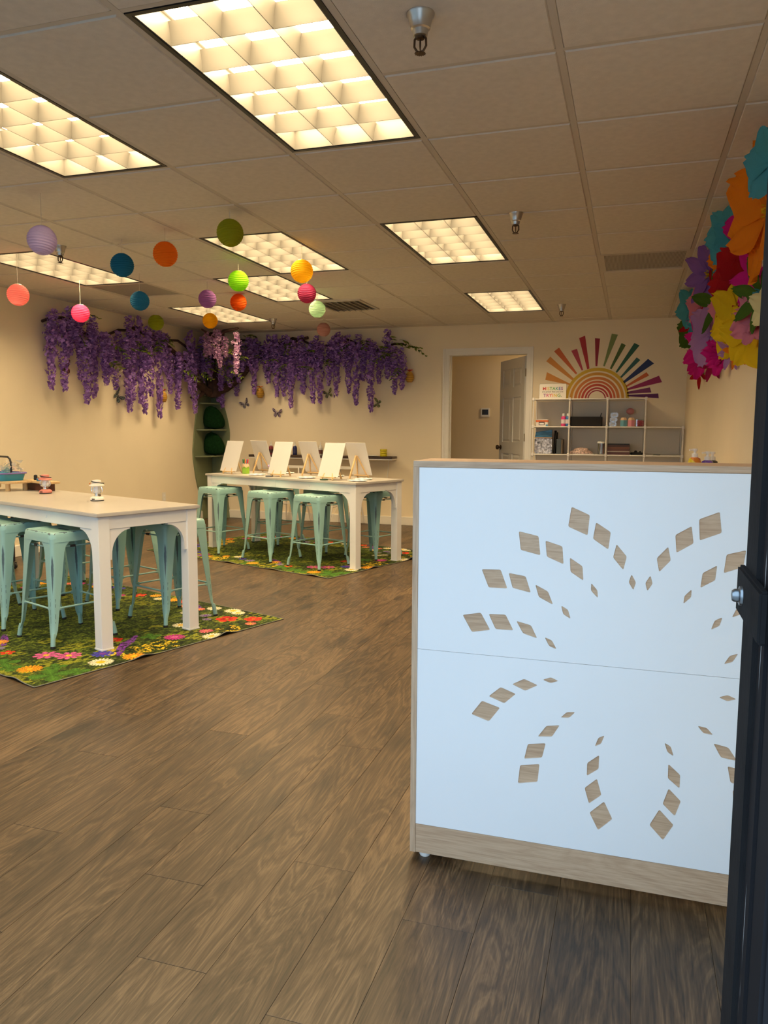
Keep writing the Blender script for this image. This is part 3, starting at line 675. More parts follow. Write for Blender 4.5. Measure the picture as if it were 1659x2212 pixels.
# ------------------------------------------------------------------ flower meadow rugs
RA, RB = 2.3, 1.6
def rug_mesh():
    st = 0.0046
    na, nb = int(RA/st)+1, int(RB/st)+1
    a = np.linspace(0, RA, na); b = np.linspace(0, RB, nb)
    A, B = np.meshgrid(a, b, indexing='ij')
    rg = np.random.default_rng(5)
    def noise(sc, sa=1.0, sb=1.0):
        ga, gb = int(RA*sc*sa)+3, int(RB*sc*sb)+3
        g = rg.random((ga, gb)); x = A*sc*sa; y = B*sc*sb
        i = x.astype(int); j = y.astype(int); fx = x-i; fy = y-j
        fx = fx*fx*(3-2*fx); fy = fy*fy*(3-2*fy)
        return g[i, j]*(1-fx)*(1-fy)+g[i+1, j]*fx*(1-fy)+g[i, j+1]*(1-fx)*fy+g[i+1, j+1]*fx*fy
    n1, n2, n3, n4 = noise(6), noise(26), noise(70, 1.2, 0.6), noise(120)
    v = 0.22*n2+0.33*n3+0.45*n4
    v = np.clip((v-0.30)/0.44, 0, 1)[..., None]
    edge = np.minimum(np.minimum(A, RA-A), np.minimum(B, RB-B))
    dark, mid, lite = np.array([0.008, 0.015, 0.003]), np.array([0.040, 0.066, 0.008]), np.array([0.16, 0.20, 0.018])
    C = np.where(v < 0.5, dark+(mid-dark)*v*2, mid+(lite-mid)*(v*2-1))
    bord = np.clip(1-edge/0.42, 0, 1)[..., None]
    C = C*(1-0.45*bord*(n1[..., None] < 0.55))
    # yellow-green shrubs
    sh = (noise(9) > 0.62) & (n3 > 0.5) & (edge < 0.5)
    C[sh] = C[sh]*0.4+np.array([0.30, 0.30, 0.02])*0.6
    def put(mask, col): C[mask] = col
    def leafy(ca, cb, r, n, col, ph=0.0, wd=0.34):
        da, db = A-ca, B-cb; rr = np.hypot(da, db); th = np.arctan2(db, da)+ph
        k = np.abs(((th*n/(2*np.pi)) % 1)-0.5)*2      # 0 at petal centre line .. 1
        lim = r*(1-wd*k**2.2)*(1-0.0)
        return (rr < lim) & ~((k > 0.90) & (rr > r*0.35)), rr/r, k
    def flower(ca, cb, r, n, col, cc, cr=0.28, wd=0.5, ph=0.0, two=None):
        m_, q, k = leafy(ca, cb, r, n, col, ph, wd)
        sh_ = (0.75+0.35*q-0.30*k)[..., None]
        cl = np.array(col)*sh_
        if two is not None: cl = cl*(q[..., None] > 0.55)+np.array(two)*sh_*(q[..., None] <= 0.55)
        C[m_] = np.clip(cl, 0, 1)[m_]
        if cr:
            m2 = q < cr*(0.85+0.3*n4); C[m2] = np.array(cc)
    def clover(ca, cb, r, col, n=4):
        m_, q, k = leafy(ca, cb, r, n, col, 0.4, 0.55); C[m_] = (np.array(col)*(0.6+0.7*(1-k))[..., None])[m_]
    def lavender(ca, cb, ln, ang, col):
        u = (A-ca)*math.cos(ang)+(B-cb)*math.sin(ang); w_ = -(A-ca)*math.sin(ang)+(B-cb)*math.cos(ang)
        m_ = (np.abs(u) < ln) & (np.abs(w_) < 0.024*(1-np.abs(u)/ln*0.6)) & (n4 > 0.35); C[m_] = (np.array(col)*(0.5+n3)[..., None])[m_]
    def sprinkle(ca, cb, r, col):
        m_ = (np.hypot(A-ca, B-cb) < r*(0.7+0.5*n1)) & (n4 > 0.58) & (n2 > 0.4); C[m_] = np.array(col)
    W_, Y_, O_, K_, PK, RD, BL, PU, CO = (0.80, 0.74, 0.52), (0.75, 0.42, 0.02), (0.80, 0.30, 0.01), (0.42, 0.28, 0.02), (0.62, 0.11, 0.30), (0.70, 0.03, 0.015), (0.06, 0.05, 0.42), (0.16, 0.035, 0.28), (0.75, 0.18, 0.12)
    G_ = (0.05, 0.13, 0.012); MG = (0.50, 0.03, 0.24); GL = (0.26, 0.22, 0.34)
    for c_ in [(0.46, 0.10, 0.075), (0.36, 0.07, 0.06), (0.10, 0.14, 0.10), (0.05, 0.24, 0.06), (0.20, 0.22, 0.055), (0.62, 0.12, 0.07), (1.0, 0.10, 0.08), (0.30, 0.85, 0.06)]: clover(*c_, G_)
    for a_, b_ in [(0.13, 0.67), (0.10, 0.78), (0.17, 0.60), (0.08, 1.22), (0.8, 0.13), (1.4, 0.12), (1.9, 0.2), (2.2, 0.9)]: sprinkle(a_, b_, 0.10, (0.70, 0.46, 0.02))
    for a_, b_, g_ in [(0.30, 0.71, 0.9), (0.87, 0.31, 0.5), (1.6, 0.09, 0.2), (2.18, 0.5, 1.2), (0.7, 1.5, 0.4), (0.22, 0.60, 0.7)]: lavender(a_, b_, 0.13, g_, PU)
    flower(0.267, 0.126, 0.060, 17, O_, Y_, 0.22, 0.6); flower(0.422, 0.298, 0.066, 8, PK, Y_, 0.25, 0.5); flower(0.324, 0.364, 0.066, 9, PK, Y_, 0.25, 0.5)
    flower(0.216, 0.489, 0.060, 11, BL, PU, 0.3, 0.6); flower(0.096, 0.40, 0.062, 19, W_, Y_, 0.34, 0.45); flower(0.048, 0.557, 0.058, 15, O_, Y_, 0.3, 0.55)
    flower(0.397, 0.683, 0.045, 5, RD, K_, 0.2, 0.3); flower(0.185, 0.921, 0.060, 18, MG, PK, 0.35, 0.5); flower(0.147, 1.114, 0.042, 13, (0.6, 0.10, 0.16), CO, 0.3, 0.5)
    flower(0.373, 1.112, 0.050, 15, W_, Y_, 0.3); flower(0.33, 1.17, 0.040, 13, W_, Y_, 0.3); flower(0.589, 1.343, 0.05, 15, W_, Y_, 0.3); flower(0.037, 1.06, 0.055, 17, W_, Y_, 0.3)
    flower(0.268, 1.38, 0.068, 5, RD, K_, 0.16, 0.25, two=(0.45, 0.01, 0.01)); flower(0.141, 1.479, 0.058, 5, RD, K_, 0.16, 0.25); flower(0.071, 1.39, 0.035, 12, CO, O_, 0.3)
    flower(0.401, 1.55, 0.055, 17, W_, Y_, 0.4); flower(0.33, 1.53, 0.045, 17, W_, Y_, 0.4); flower(0.543, 1.52, 0.05, 15, W_, Y_, 0.3); flower(0.464, 1.242, 0.045, 12, GL, PU, 0.3); flower(0.44, 1.36, 0.04, 12, GL, PU, 0.3)
    flower(0.60, 1.45, 0.035, 12, CO, O_, 0.3); flower(0.36, 1.30, 0.03, 12, GL, PU, 0.3)
    pal = [(O_, Y_, 15), (PK, Y_, 9), (W_, Y_, 17), (RD, K_, 5), (MG, PK, 16), (CO, O_, 12), (BL, PU, 11), (GL, PU, 12), ((0.75, 0.35, 0.02), K_, 15)]
    rr_ = random.Random(3)
    for i in range(15):
        col, cc, n_ = rr_.choice(pal); flower(0.62+i*0.115, rr_.uniform(0.05, 0.30), rr_.uniform(0.036, 0.056), n_, col, cc, 0.28)
    for i in range(17):
        col, cc, n_ = rr_.choice(pal); flower(0.66+i*0.1, rr_.uniform(1.32, 1.55), rr_.uniform(0.034, 0.05), n_, col, cc, 0.28)
    for i in range(10):
        col, cc, n_ = rr_.choice(pal); flower(rr_.uniform(2.0, 2.25), 0.15+i*0.14, rr_.uniform(0.04, 0.055), n_, col, cc, 0.28)
    # gentle waves of the cloth edge
    def g(x, c, s): return np.exp(-((x-c)/s)**2)
    Z = RZ-0.0012+0.0012*n1*0
    Z = Z+0.012*g(B, 0.585, 0.05)*np.exp(-A/0.05)+0.016*g(B, 1.135, 0.045)*np.exp(-A/0.06)+0.010*g(A, 0.17, 0.06)*np.exp(-B/0.05)+0.008*g(A, 0.62, 0.06)*np.exp(-B/0.05)+0.008*g(A, 1.15, 0.08)*np.exp(-B/0.05)
    # local x = across (b), local y = along (a)
    vs = np.stack([B.ravel(), A.ravel(), Z.ravel()], 1)
    i, j = np.meshgrid(np.arange(na-1), np.arange(nb-1), indexing='ij'); q = (i*nb+j).ravel()
    fs = np.stack([q, q+1, q+nb+1, q+nb], 1)
    me = bpy.data.meshes.new('printed_pile')
    me.vertices.add(len(vs)); me.vertices.foreach_set('co', vs.ravel())
    me.loops.add(fs.size); me.loops.foreach_set('vertex_index', fs.ravel().astype(np.int32))
    me.polygons.add(len(fs)); me.polygons.foreach_set('loop_start', np.arange(0, fs.size, 4, dtype=np.int32)); me.polygons.foreach_set('loop_total', np.full(len(fs), 4, dtype=np.int32))
    me.update(); me.validate()
    ca = me.color_attributes.new('print', 'FLOAT_COLOR', 'POINT')
    ca.data.foreach_set('color', np.concatenate([C.reshape(-1, 3), np.ones((na*nb, 1))], 1).astype(np.float32).ravel())
    # hem: follows the same waves
    ring = [(k_, 0) for k_ in range(0, na, 4)]+[(na-1, k_) for k_ in range(0, nb, 4)]+[(k_, nb-1) for k_ in range(na-1, 0, -4)]+[(0, k_) for k_ in range(nb-1, 0, -4)]
    hem = MB().tube([(B[p], A[p], max(Z[p]-0.001, 0.0028)) for p in ring], 0.0027, 6, closed=True)
    return me, hem
m, nt, N, L, P = nodes('meadow_print')
at = N.new('ShaderNodeVertexColor'); at.layer_name = 'print'
tc = N.new('ShaderNodeTexCoord'); mp = N.new('ShaderNodeMapping'); mp.inputs['Scale'].default_value = (230, 90, 1); mp.inputs['Rotation'].default_value = (0, 0, 0.5); L.new(tc.outputs['Object'], mp.inputs[0])
nz = N.new('ShaderNodeTexNoise'); nz.inputs['Scale'].default_value = 1; nz.inputs['Detail'].default_value = 2; L.new(mp.outputs[0], nz.inputs[0])
rp = N.new('ShaderNodeMapRange'); rp.inputs[1].default_value = 0.3; rp.inputs[2].default_value = 0.7; rp.inputs[3].default_value = 0.45; rp.inputs[4].default_value = 1.45; L.new(nz.outputs[0], rp.inputs[0])
vm = N.new('ShaderNodeVectorMath'); vm.operation = 'SCALE'; L.new(at.outputs[0], vm.inputs[0]); L.new(rp.outputs[0], vm.inputs['Scale']); L.new(vm.outputs[0], P.inputs['Base Color']); P.inputs['Roughness'].default_value = 0.85; P.inputs['Specular IOR Level'].default_value = 0.2
me_rug, hem = rug_mesh(); me_rug.materials.append(m)
m_hem = M('rug_hem', (0.16, 0.16, 0.13), 0.7); me_hem = hem.mesh('hem', m_hem, smooth='all')
for loc, lab in (((-2.517, 2.732, 0), 'green meadow-print rug with bright flowers under the front table'), ((-2.216, 5.54, 0), 'green meadow-print rug with bright flowers under the back table')):
    t = thing('flower_rug', lab, 'rug', loc, R(71), 'meadow-print rugs')
    link('printed_pile', me_rug, t); link('hem', me_hem, t)
# ------------------------------------------------------------------ canvases on little easels
m_canvas = M('primed_canvas', (0.60, 0.585, 0.565), 0.8, bump=0.12, bs=900)
m_canvasb = M('canvas_board_edge', (0.74, 0.68, 0.58), 0.9)
CW, CH, TILT = 0.235, 0.305, R(19)
me_el = {}
def bar(p, q, w_, d_):
    """flat stick from p to q"""
    p, q = Vector(p), Vector(q); z = (q-p).normalized(); x = Vector((1, 0, 0)); x = (x-z*x.dot(z)).normalized(); y = z.cross(x)
    vs = [tuple(b+x*sx*w_/2+y*sy*d_/2) for b in (p, q) for sx, sy in ((-1, -1), (1, -1), (1, 1), (-1, 1))]
    return MB().add(vs, [(3, 2, 1, 0), (4, 5, 6, 7), (0, 1, 5, 4), (1, 2, 6, 5), (2, 3, 7, 6), (3, 0, 4, 7)])
me_el['fl'] = bar((-0.062, -0.034, 0.004), (-0.004, 0.055, 0.20), 0.011, 0.009).mesh('leg', m_pine)
me_el['fr'] = bar((0.062, -0.034, 0.004), (0.004, 0.055, 0.20), 0.011, 0.009).mesh('leg', m_pine)
me_el['bk'] = bar((0.0, 0.15, 0.004), (0.0, 0.064, 0.203), 0.014, 0.009).mesh('leg', m_pine)
me_el['ledge'] = MB().box(-0.078, 0.078, -0.034, 0.000, 0.019, 0.029).mesh('ledge', m_pine_x, bevel=0.001, seg=1)
me_el['pin'] = MB().tube([(-0.016, 0.058, 0.198), (0.016, 0.058, 0.198)], 0.0035, 8).mesh('pivot_pin', m_pine_x)
cv = MB().add(*loft([[(-CW/2, 0, 0), (CW/2, 0, 0), (CW/2, 0.004, 0), (-CW/2, 0.004, 0)], [(-CW/2, 0, CH), (CW/2, 0, CH), (CW/2, 0.004, CH), (-CW/2, 0.004, CH)]]))
me_canvas = cv.mesh('canvas_face', m_canvas)
for (s, t_, turn, el, cl) in [
    (1.70, 0.10, 0, 'wooden easel under the left front canvas', 'white canvas board facing the doorway, leftmost of three'),
    (1.02, 0.10, 0, 'wooden easel under the middle front canvas', 'white canvas board facing the doorway, middle of three'),
    (0.385, 0.10, 0, 'wooden easel under the right front canvas', 'white canvas board facing the doorway, rightmost of three'),
    (1.66, 0.51, 180, 'wooden easel seen from behind, beside the green pencil cup', 'white canvas board turned to the back wall, leftmost of three'),
    (0.98, 0.51, 180, 'wooden easel seen from behind, middle of three', 'white canvas board turned to the back wall, middle of three'),
    (0.36, 0.48, 180, 'wooden easel seen from behind, nearest the right table end', 'white canvas board turned to the back wall, rightmost of three')]:
    p = on_table(O2, s, t_)
    e = thing('table_easel', el, 'easel', p, TROT+R(turn), 'small wooden table easels')
    for k_, nm in (('fl', 'leg'), ('fr', 'leg'), ('bk', 'leg'), ('ledge', 'ledge'), ('pin', 'pivot_pin')): link(nm, me_el[k_], e)
    c = link('canvas_board', me_canvas); tag(c, cl, 'canvas', 'blank canvas boards on the back table')
    off = Matrix.Rotation(TROT+R(turn), 4, 'Z') @ Vector((0, -0.024, 0.0295))
    c.location = p+off; c.rotation_euler = Euler((-TILT, 0, TROT+R(turn)), 'XYZ')

# paint palettes (scalloped white plates)
def palette_mesh():
    n = 60; rings = []
    for r, z, lob in ((0.0, 0.003, 0), (0.03, 0.003, 0), (0.038, 0.008, 0.1), (0.05, 0.003, 0.3), (0.066, 0.003, 0.6), (0.078, 0.009, 1), (0.084, 0.010, 1), (0.078, 0.006, 1), (0.06, 0.0, 0.6)):
        rings.append([((r+0.005*lob*math.cos(10*2*math.pi*j/n))*math.cos(2*math.pi*j/n), (r+0.005*lob*math.cos(10*2*math.pi*j/n))*math.sin(2*math.pi*j/n), z+0.002*lob*math.cos(10*2*math.pi*j/n)) for j in range(n)])
    return MB().add(*loft(rings, False, True)).mesh('palette', m_white, smooth='all')
me_pal = palette_mesh()
for s, t_, lab in ((1.36, 0.14, 'white scalloped palette between the left and middle front canvases'), (0.70, 0.14, 'white scalloped palette between the middle and right front canvases'), (0.10, 0.14, 'white scalloped palette at the near right table corner'),
                   (1.36, 0.52, 'white scalloped palette behind the green pencil cup'), (0.70, 0.52, 'white scalloped palette between the rear canvases'), (0.20, 0.33, 'white scalloped palette below the right rear easel')):
    o = link('paint_palette', me_pal, None, on_table(O2, s, t_), (0, 0, TROT)); tag(o, lab, 'palette', 'scalloped paint palettes')
# pencil-shaped cup with markers
cup = thing('pencil_cup', 'bright green pencil-shaped cup beside the left rear easel', 'cup', on_table(O2, 1.61, 0.22), TROT)
m_lime = M('lime_plastic', (0.30, 0.55, 0.04), 0.4); m_cupwood = M('peach_plastic', (0.72, 0.50, 0.30), 0.5)
hexp = lambda r: [(r*math.cos(R(60*i+30)), r*math.sin(R(60*i+30))) for i in range(6)]
part('body', MB().add(*loft([[(x, y, z) for x, y in hexp(r)] for r, z in ((0.036, 0), (0.038, 0.004), (0.038, 0.072), (0.034, 0.072), (0.034, 0.006))])), m_lime, cup)
zz = MB()
rr = []
for i in range(24):
    a = R(15*i); f = abs((i % 4)-2)/2; rr.append((a, 0.058+0.014*f))
zz.add([(0.0385*math.cos(a), 0.0385*math.sin(a), z) for a, z in rr]+[(0.033*math.cos(a), 0.033*math.sin(a), 0.094) for a, z in rr], [(i, (i+1) % 24, 24+(i+1) % 24, 24+i) for i in range(24)])
part('tip_collar', zz, m_cupwood, cup)
for i, (dx, dy, cl, nm) in enumerate([(-0.015, 0, (0.02, 0.16, 0.05), 'green'), (0.012, 0.010, (0.02, 0.12, 0.5), 'blue'), (0.0, -0.012, (0.75, 0.16, 0.03), 'orange'), (0.016, -0.008, (0.6, 0.03, 0.03), 'red'), (-0.004, 0.014, (0.03, 0.3, 0.1), 'bright green')]):
    b = on_table(O2, 1.61, 0.22, TH_+0.012)+Vector((dx*0.7, dy, 0))
    mk = thing('marker_pen', nm+' marker standing in the lime pencil cup', 'marker', b, 0, 'markers in the pencil cup'); mk.rotation_euler = (dy*8, dx*8, 0)
    part('barrel', MB().lathe([(0.005, 0), (0.0055, 0.01), (0.0055, 0.09)], 10), m_white, mk, smooth=True)
    part('cap', MB().lathe([(0.0065, 0.09), (0.0065, 0.125), (0.004, 0.13)], 10), M('marker_cap_'+nm.replace(' ', '_'), cl, 0.4), mk, smooth=True)
# little jar of water with brushes and a dark tin
gj = thing('water_jar', 'small clear jar with lilac and orange brush tips behind the middle canvas', 'jar', on_table(O2, 1.30, 0.26), 0)
m_jar = M_clear('clear_jar', (0.9, 0.92, 0.92), 0.12)
part('glass', MB().lathe([(0.026, 0), (0.028, 0.004), (0.028, 0.06), (0.026, 0.064), (0.026, 0.006)], 18, cap1=False), m_jar, gj, smooth=True)
for dx, cl in ((-0.01, (0.45, 0.35, 0.6)), (0.008, (0.7, 0.25, 0.1)), (0.0, (0.6, 0.55, 0.7))):
    part('brush', MB().tube([(dx*0.5, 0, 0.006), (dx*2, 0.006, 0.075)], 0.003, 6).ball((dx*2.2, 0.007, 0.085), 0.011, 8, 6), M('brush_tip', cl, 0.7), gj, smooth=True)
for s, t_, lab, cl in ((1.10, 0.06, 'small dark grey tin lid by the middle front easel', (0.10, 0.11, 0.13)), (0.40, 0.045, 'small dark green tin lid under the right front easel', (0.03, 0.08, 0.05))):
    o = part('tin_lid', MB().lathe([(0.034, 0), (0.036, 0.002), (0.036, 0.010), (0.033, 0.011), (0.03, 0.009)], 24), M('tin', cl, 0.4, metal=0.3), None, smooth=True, loc=on_table(O2, s, t_)); tag(o, lab, 'tin')

# ------------------------------------------------------------------ camping lanterns on the front table
m_glassw = M('frosted_lamp_glass', (0.72, 0.72, 0.74), 0.25)
def camp_lantern(loc, label, col, rz):
    t = thing('camping_lantern', label, 'lantern', loc, rz, 'toy camping lanterns')
    mc = M('lantern_enamel', col, 0.35)
    b = part('base', MB().lathe([(0.036, 0.004), (0.040, 0.006), (0.041, 0.014), (0.037, 0.022), (0.026, 0.027), (0.016, 0.029)], 28), mc, t, smooth=True)
    part('base_ring', MB().lathe([(0.038, 0), (0.039, 0.004), (0.037, 0.006)], 28), m_rubber, t)
    part('badge', MB().box(-0.012, 0.006, -0.0415, -0.0385, 0.009, 0.016), m_bronze, b)
    part('collar', MB().lathe([(0.016, 0.027), (0.016, 0.040), (0.022, 0.044), (0.022, 0.048)], 20), m_chrome, t, smooth=True)
    part('valve_knob', MB().ball((0.026, -0.012, 0.035), 0.006, 8, 6).tube([(0.014, -0.006, 0.035), (0.026, -0.012, 0.035)], 0.002, 6), m_bronze, t, smooth=True)
    part('glass_chimney', MB().lathe([(0.018, 0.046), (0.022, 0.056), (0.023, 0.066), (0.020, 0.084), (0.018, 0.092)], 20), m_glassw, t, smooth=True)
    for i in range(8):
        a = 2*math.pi*i/8; cs, sn = math.cos(a), math.sin(a)
        part('cage_wire', MB().tube([(0.020*cs, 0.020*sn, 0.044), (0.030*cs, 0.030*sn, 0.052), (0.034*cs, 0.034*sn, 0.066), (0.029*cs, 0.029*sn, 0.084), (0.025*cs, 0.025*sn, 0.094)], 0.0015, 6), m_chrome, t, smooth=True)
    part('shade', MB().lathe([(0.043, 0.090), (0.044, 0.093), (0.030, 0.104), (0.027, 0.106), (0.026, 0.120), (0.024, 0.124), (0.010, 0.126)], 28), mc, t, smooth=True)
    part('handle', MB().tube([(-0.02, -0.024, 0.118), (-0.004, -0.034, 0.115), (0.02, -0.034, 0.112), (0.040, -0.020, 0.108), (0.046, 0.0, 0.106)], 0.003, 8), m_rubber, t, smooth=True)
    part('handle_stud', MB().ball((-0.028, -0.030, 0.105), 0.005, 8, 6), M('copper_stud', (0.55, 0.20, 0.06), 0.4, metal=0.5), t, smooth=True)
camp_lantern(on_table(O1, 1.37, 0.44), 'small pink camping lantern on the front table', (0.72, 0.24, 0.19), R(5))
camp_lantern(on_table(O1, 0.64, 0.38), 'small white camping lantern on the front table', (0.80, 0.74, 0.66), R(10))

# wooden riser boards, blue tub, roll of tape
rs = thing('wooden_riser', 'pale wooden riser board with round legs on the front table', 'riser', on_table(O1, 1.93, 0.42), TROT)
def stadium(a, b, r=None, n=10):
    r = r or b; pts = []
    for cx_, cy_, a0 in ((a-r, b-r, 0), (-a+r, b-r, 90), (-a+r, -b+r, 180), (a-r, -b+r, 270)):
        for i in range(n+1): an = R(a0+90*i/n); pts.append((cx_+r*math.cos(an), cy_+r*math.sin(an)))
    return pts
part('board', MB().prism(stadium(0.27, 0.10, 0.05), 0.052, 0.066), m_pine_x, rs, bevel=0.003)
for x in (-0.2, 0.2):
    for y in (-0.06, 0.06): part('leg', MB().lathe([(0.015, 0), (0.016, 0.003), (0.016, 0.052)], 16, (x, y, 0)), m_pine, rs, smooth=True)
r2 = thing('wooden_riser', 'second wooden riser board behind, ending beside the pink lantern', 'riser', on_table(O1, 1.66, 0.55), TROT)
part('board', MB().prism(stadium(0.20, 0.055, 0.03), 0.052, 0.066), m_pine_x, r2, bevel=0.003)
m_darkwood = M('dark_brown_wood', (0.10, 0.03, 0.015), 0.5, var=0.2)
part('stand', MB().box(-0.17, 0.15, -0.03, 0.03, 0.0, 0.052), m_darkwood, r2)
ZR = TH_+0.066
o = part('tape_roll', MB().lathe([(0.020, 0.0), (0.034, 0.0), (0.034, 0.017), (0.030, 0.019), (0.020, 0.019), (0.020, 0.0)], 28, cap0=False, cap1=False), M('blue_tape', (0.03, 0.18, 0.32), 0.5), None, smooth=True, loc=on_table(O1, 1.62, 0.545, ZR)); tag(o, 'roll of blue tape on the wooden riser', 'tape')
o = part('black_stamp', MB().lathe([(0.012, 0), (0.013, 0.016), (0.011, 0.02), (0.013, 0.028), (0.009, 0.036), (0.002, 0.038)], 16), m_rubber, None, smooth=True, loc=on_table(O1, 1.745, 0.565, ZR)); tag(o, 'small black knobbed stamp on the wooden riser', 'stamp')
tub = thing('craft_tub', 'blue craft tub with purple rim and black carry handle', 'tub', on_table(O1, 1.90, 0.42, ZR), TROT)
m_tub = M('teal_blue_plastic', (0.03, 0.28, 0.42), 0.35); m_rim = M('purple_plastic', (0.16, 0.12, 0.38), 0.4)
part('body', MB().add(*loft([[(x, y, z) for x, y in stadium(a, b, 0.04)] for a, b, z in ((0.125, 0.085, 0.0), (0.14, 0.095, 0.05), (0.135, 0.09, 0.05), (0.122, 0.08, 0.008))])), m_tub, tub, smooth=True)
part('rim', MB().tube([(x, y, 0.052) for x, y in stadium(0.145, 0.10, 0.045)], 0.006, 8, closed=True), m_rim, tub, smooth=True)
part('handle', MB().tube([(0.10, 0, 0.05), (0.102, 0, 0.125), (0.09, 0, 0.15), (0.06, 0, 0.165), (-0.06, 0, 0.165), (-0.09, 0, 0.15), (-0.102, 0, 0.125), (-0.10, 0, 0.05)], 0.007, 10), m_black, tub, smooth=True)
rb = random.Random(2)
m_crys = M_clear('crumpled_clear_film', (0.95, 0.93, 0.9), 0.35, 0.1, body=0.3, bodycol=(0.8, 0.75, 0.68))
fm = MB()
for i in range(46):
    c = Vector((rb.uniform(-0.12, 0.125), rb.uniform(-0.07, 0.07), rb.uniform(0.055, 0.105))); 
    if i > 38: c.x = rb.uniform(0.08, 0.13); c.z += 0.03
    q = [c+Vector((rb.uniform(-0.03, 0.03), rb.uniform(-0.03, 0.03), rb.uniform(-0.025, 0.03))) for _ in range(4)]
    fm.add([tuple(v) for v in q], [(0, 1, 2), (0, 2, 3)])
o = part('cellophane', fm, m_crys, None); o.location = on_table(O1, 1.90, 0.42, ZR); o.rotation_euler = (0, 0, TROT); tag(o, 'crumpled clear cellophane heaped inside the blue tub', 'cellophane')

# black wire cart against the left wall
ct = thing('wire_cart', 'black wire cart on casters standing by the left wall', 'cart', (-4.99, 4.86, 0), 0)
for x in (-0.16, 0.16):
    for y in (-0.22, 0.22):
        part('post', MB().tube([(x, y, 0.06), (x, y, 0.62)], 0.011, 10), m_black, ct, smooth=True)
        cs = MB(); cs.m = Matrix.Translation((x, y, 0.026)) @ Matrix.Rotation(R(90), 4, 'X')
        w_ = part('caster', cs.lathe([(0.018, -0.012), (0.026, -0.009), (0.026, 0.009), (0.018, 0.012)], 16), m_rubber, ct, smooth=True)
        part('caster_fork', MB().box(x-0.014, x+0.014, y-0.017, y-0.013, 0.02, 0.062).box(x-0.014, x+0.014, y+0.013, y+0.017, 0.02, 0.062).box(x-0.014, x+0.014, y-0.017, y+0.017, 0.056, 0.062), m_steel, w_)
for z in (0.13, 0.30, 0.46, 0.60):
    sh = MB().tube([(-0.16, -0.22, z), (0.16, -0.22, z), (0.16, 0.22, z), (-0.16, 0.22, z)], 0.006, 6, closed=True)
    for i in range(8): sh.tube([(-0.16, -0.19+i*0.055, z), (0.16, -0.19+i*0.055, z)], 0.003, 6)
    part('wire_shelf', sh, m_black, ct)
    part('rail', MB().tube([(-0.16, -0.22, z+0.05), (0.16, -0.22, z+0.05)], 0.004, 6).tube([(-0.16, 0.22, z+0.05), (0.16, 0.22, z+0.05)], 0.004, 6).tube([(0.16, -0.22, z+0.05), (0.16, 0.22, z+0.05)], 0.004, 6), m_black, ct)

# ------------------------------------------------------------------ paper lanterns
LR = 0.075
def lantern_mesh():
    prof = []; n = 13
    for i in range(n+1):
        a = -1.22+2.44*i/n
        prof.append((LR*math.cos(a), LR*math.sin(a)))
        if i < n:
            am = a+1.22/n; prof.append((LR*0.95*math.cos(am), LR*0.95*math.sin(am)))
    return prof
PROF = lantern_mesh()
lan = [('lilac', (-2.973, 3.419, 2.139), (0.62, 0.52, 0.76), 'pale lilac paper lantern, largest, at the upper left'), ('blue', (-3.186, 4.382, 2.215), (0.02, 0.19, 0.36), 'blue paper lantern left of the orange one'),
       ('orange', (-2.757, 4.221, 2.224), (0.80, 0.23, 0.015), 'orange paper lantern right of a blue one'), ('olive', (-2.179, 3.979, 2.253), (0.36, 0.38, 0.02), 'olive green paper lantern, highest of the middle lanterns'),
       ('yellow', (-2.117, 4.828, 2.203), (0.80, 0.52, 0.02), 'bright yellow paper lantern directly above the maroon one'), ('green', (-2.738, 5.112, 2.223), (0.30, 0.62, 0.02), 'bright lime green paper lantern above the red-orange one'),
       ('pink', (-4.154, 4.519, 2.094), (0.80, 0.32, 0.30), 'salmon pink paper lantern at the far left edge'), ('hot_pink', (-4.399, 5.472, 2.111), (0.75, 0.10, 0.26), 'hot pink paper lantern hanging before the left wisteria'),
       ('sky_blue', (-3.742, 5.358, 2.165), (0.03, 0.20, 0.36), 'smaller blue paper lantern below the long ceiling light'), ('purple', (-3.399, 5.805, 2.235), (0.36, 0.16, 0.40), 'purple paper lantern above the small yellow one'),
       ('red_orange', (-3.415, 6.371, 2.296), (0.85, 0.15, 0.01), 'red-orange paper lantern under the lime green one'), ('maroon', (-2.486, 5.765, 2.231), (0.42, 0.05, 0.13), 'maroon paper lantern under the bright yellow one'),
       ('mint', (-2.703, 6.497, 2.225), (0.50, 0.66, 0.48), 'pale mint paper lantern below the maroon one'), ('amber', (-3.983, 6.847, 2.217), (0.70, 0.42, 0.01), 'small amber yellow paper lantern before the corner wisteria'),
       ('moss', (-4.357, 6.487, 2.166), (0.32, 0.36, 0.02), 'small moss green paper lantern before the left wisteria'), ('blush', (-3.211, 7.895, 2.234), (0.62, 0.36, 0.32), 'pale blush paper lantern before the back wall wisteria')]
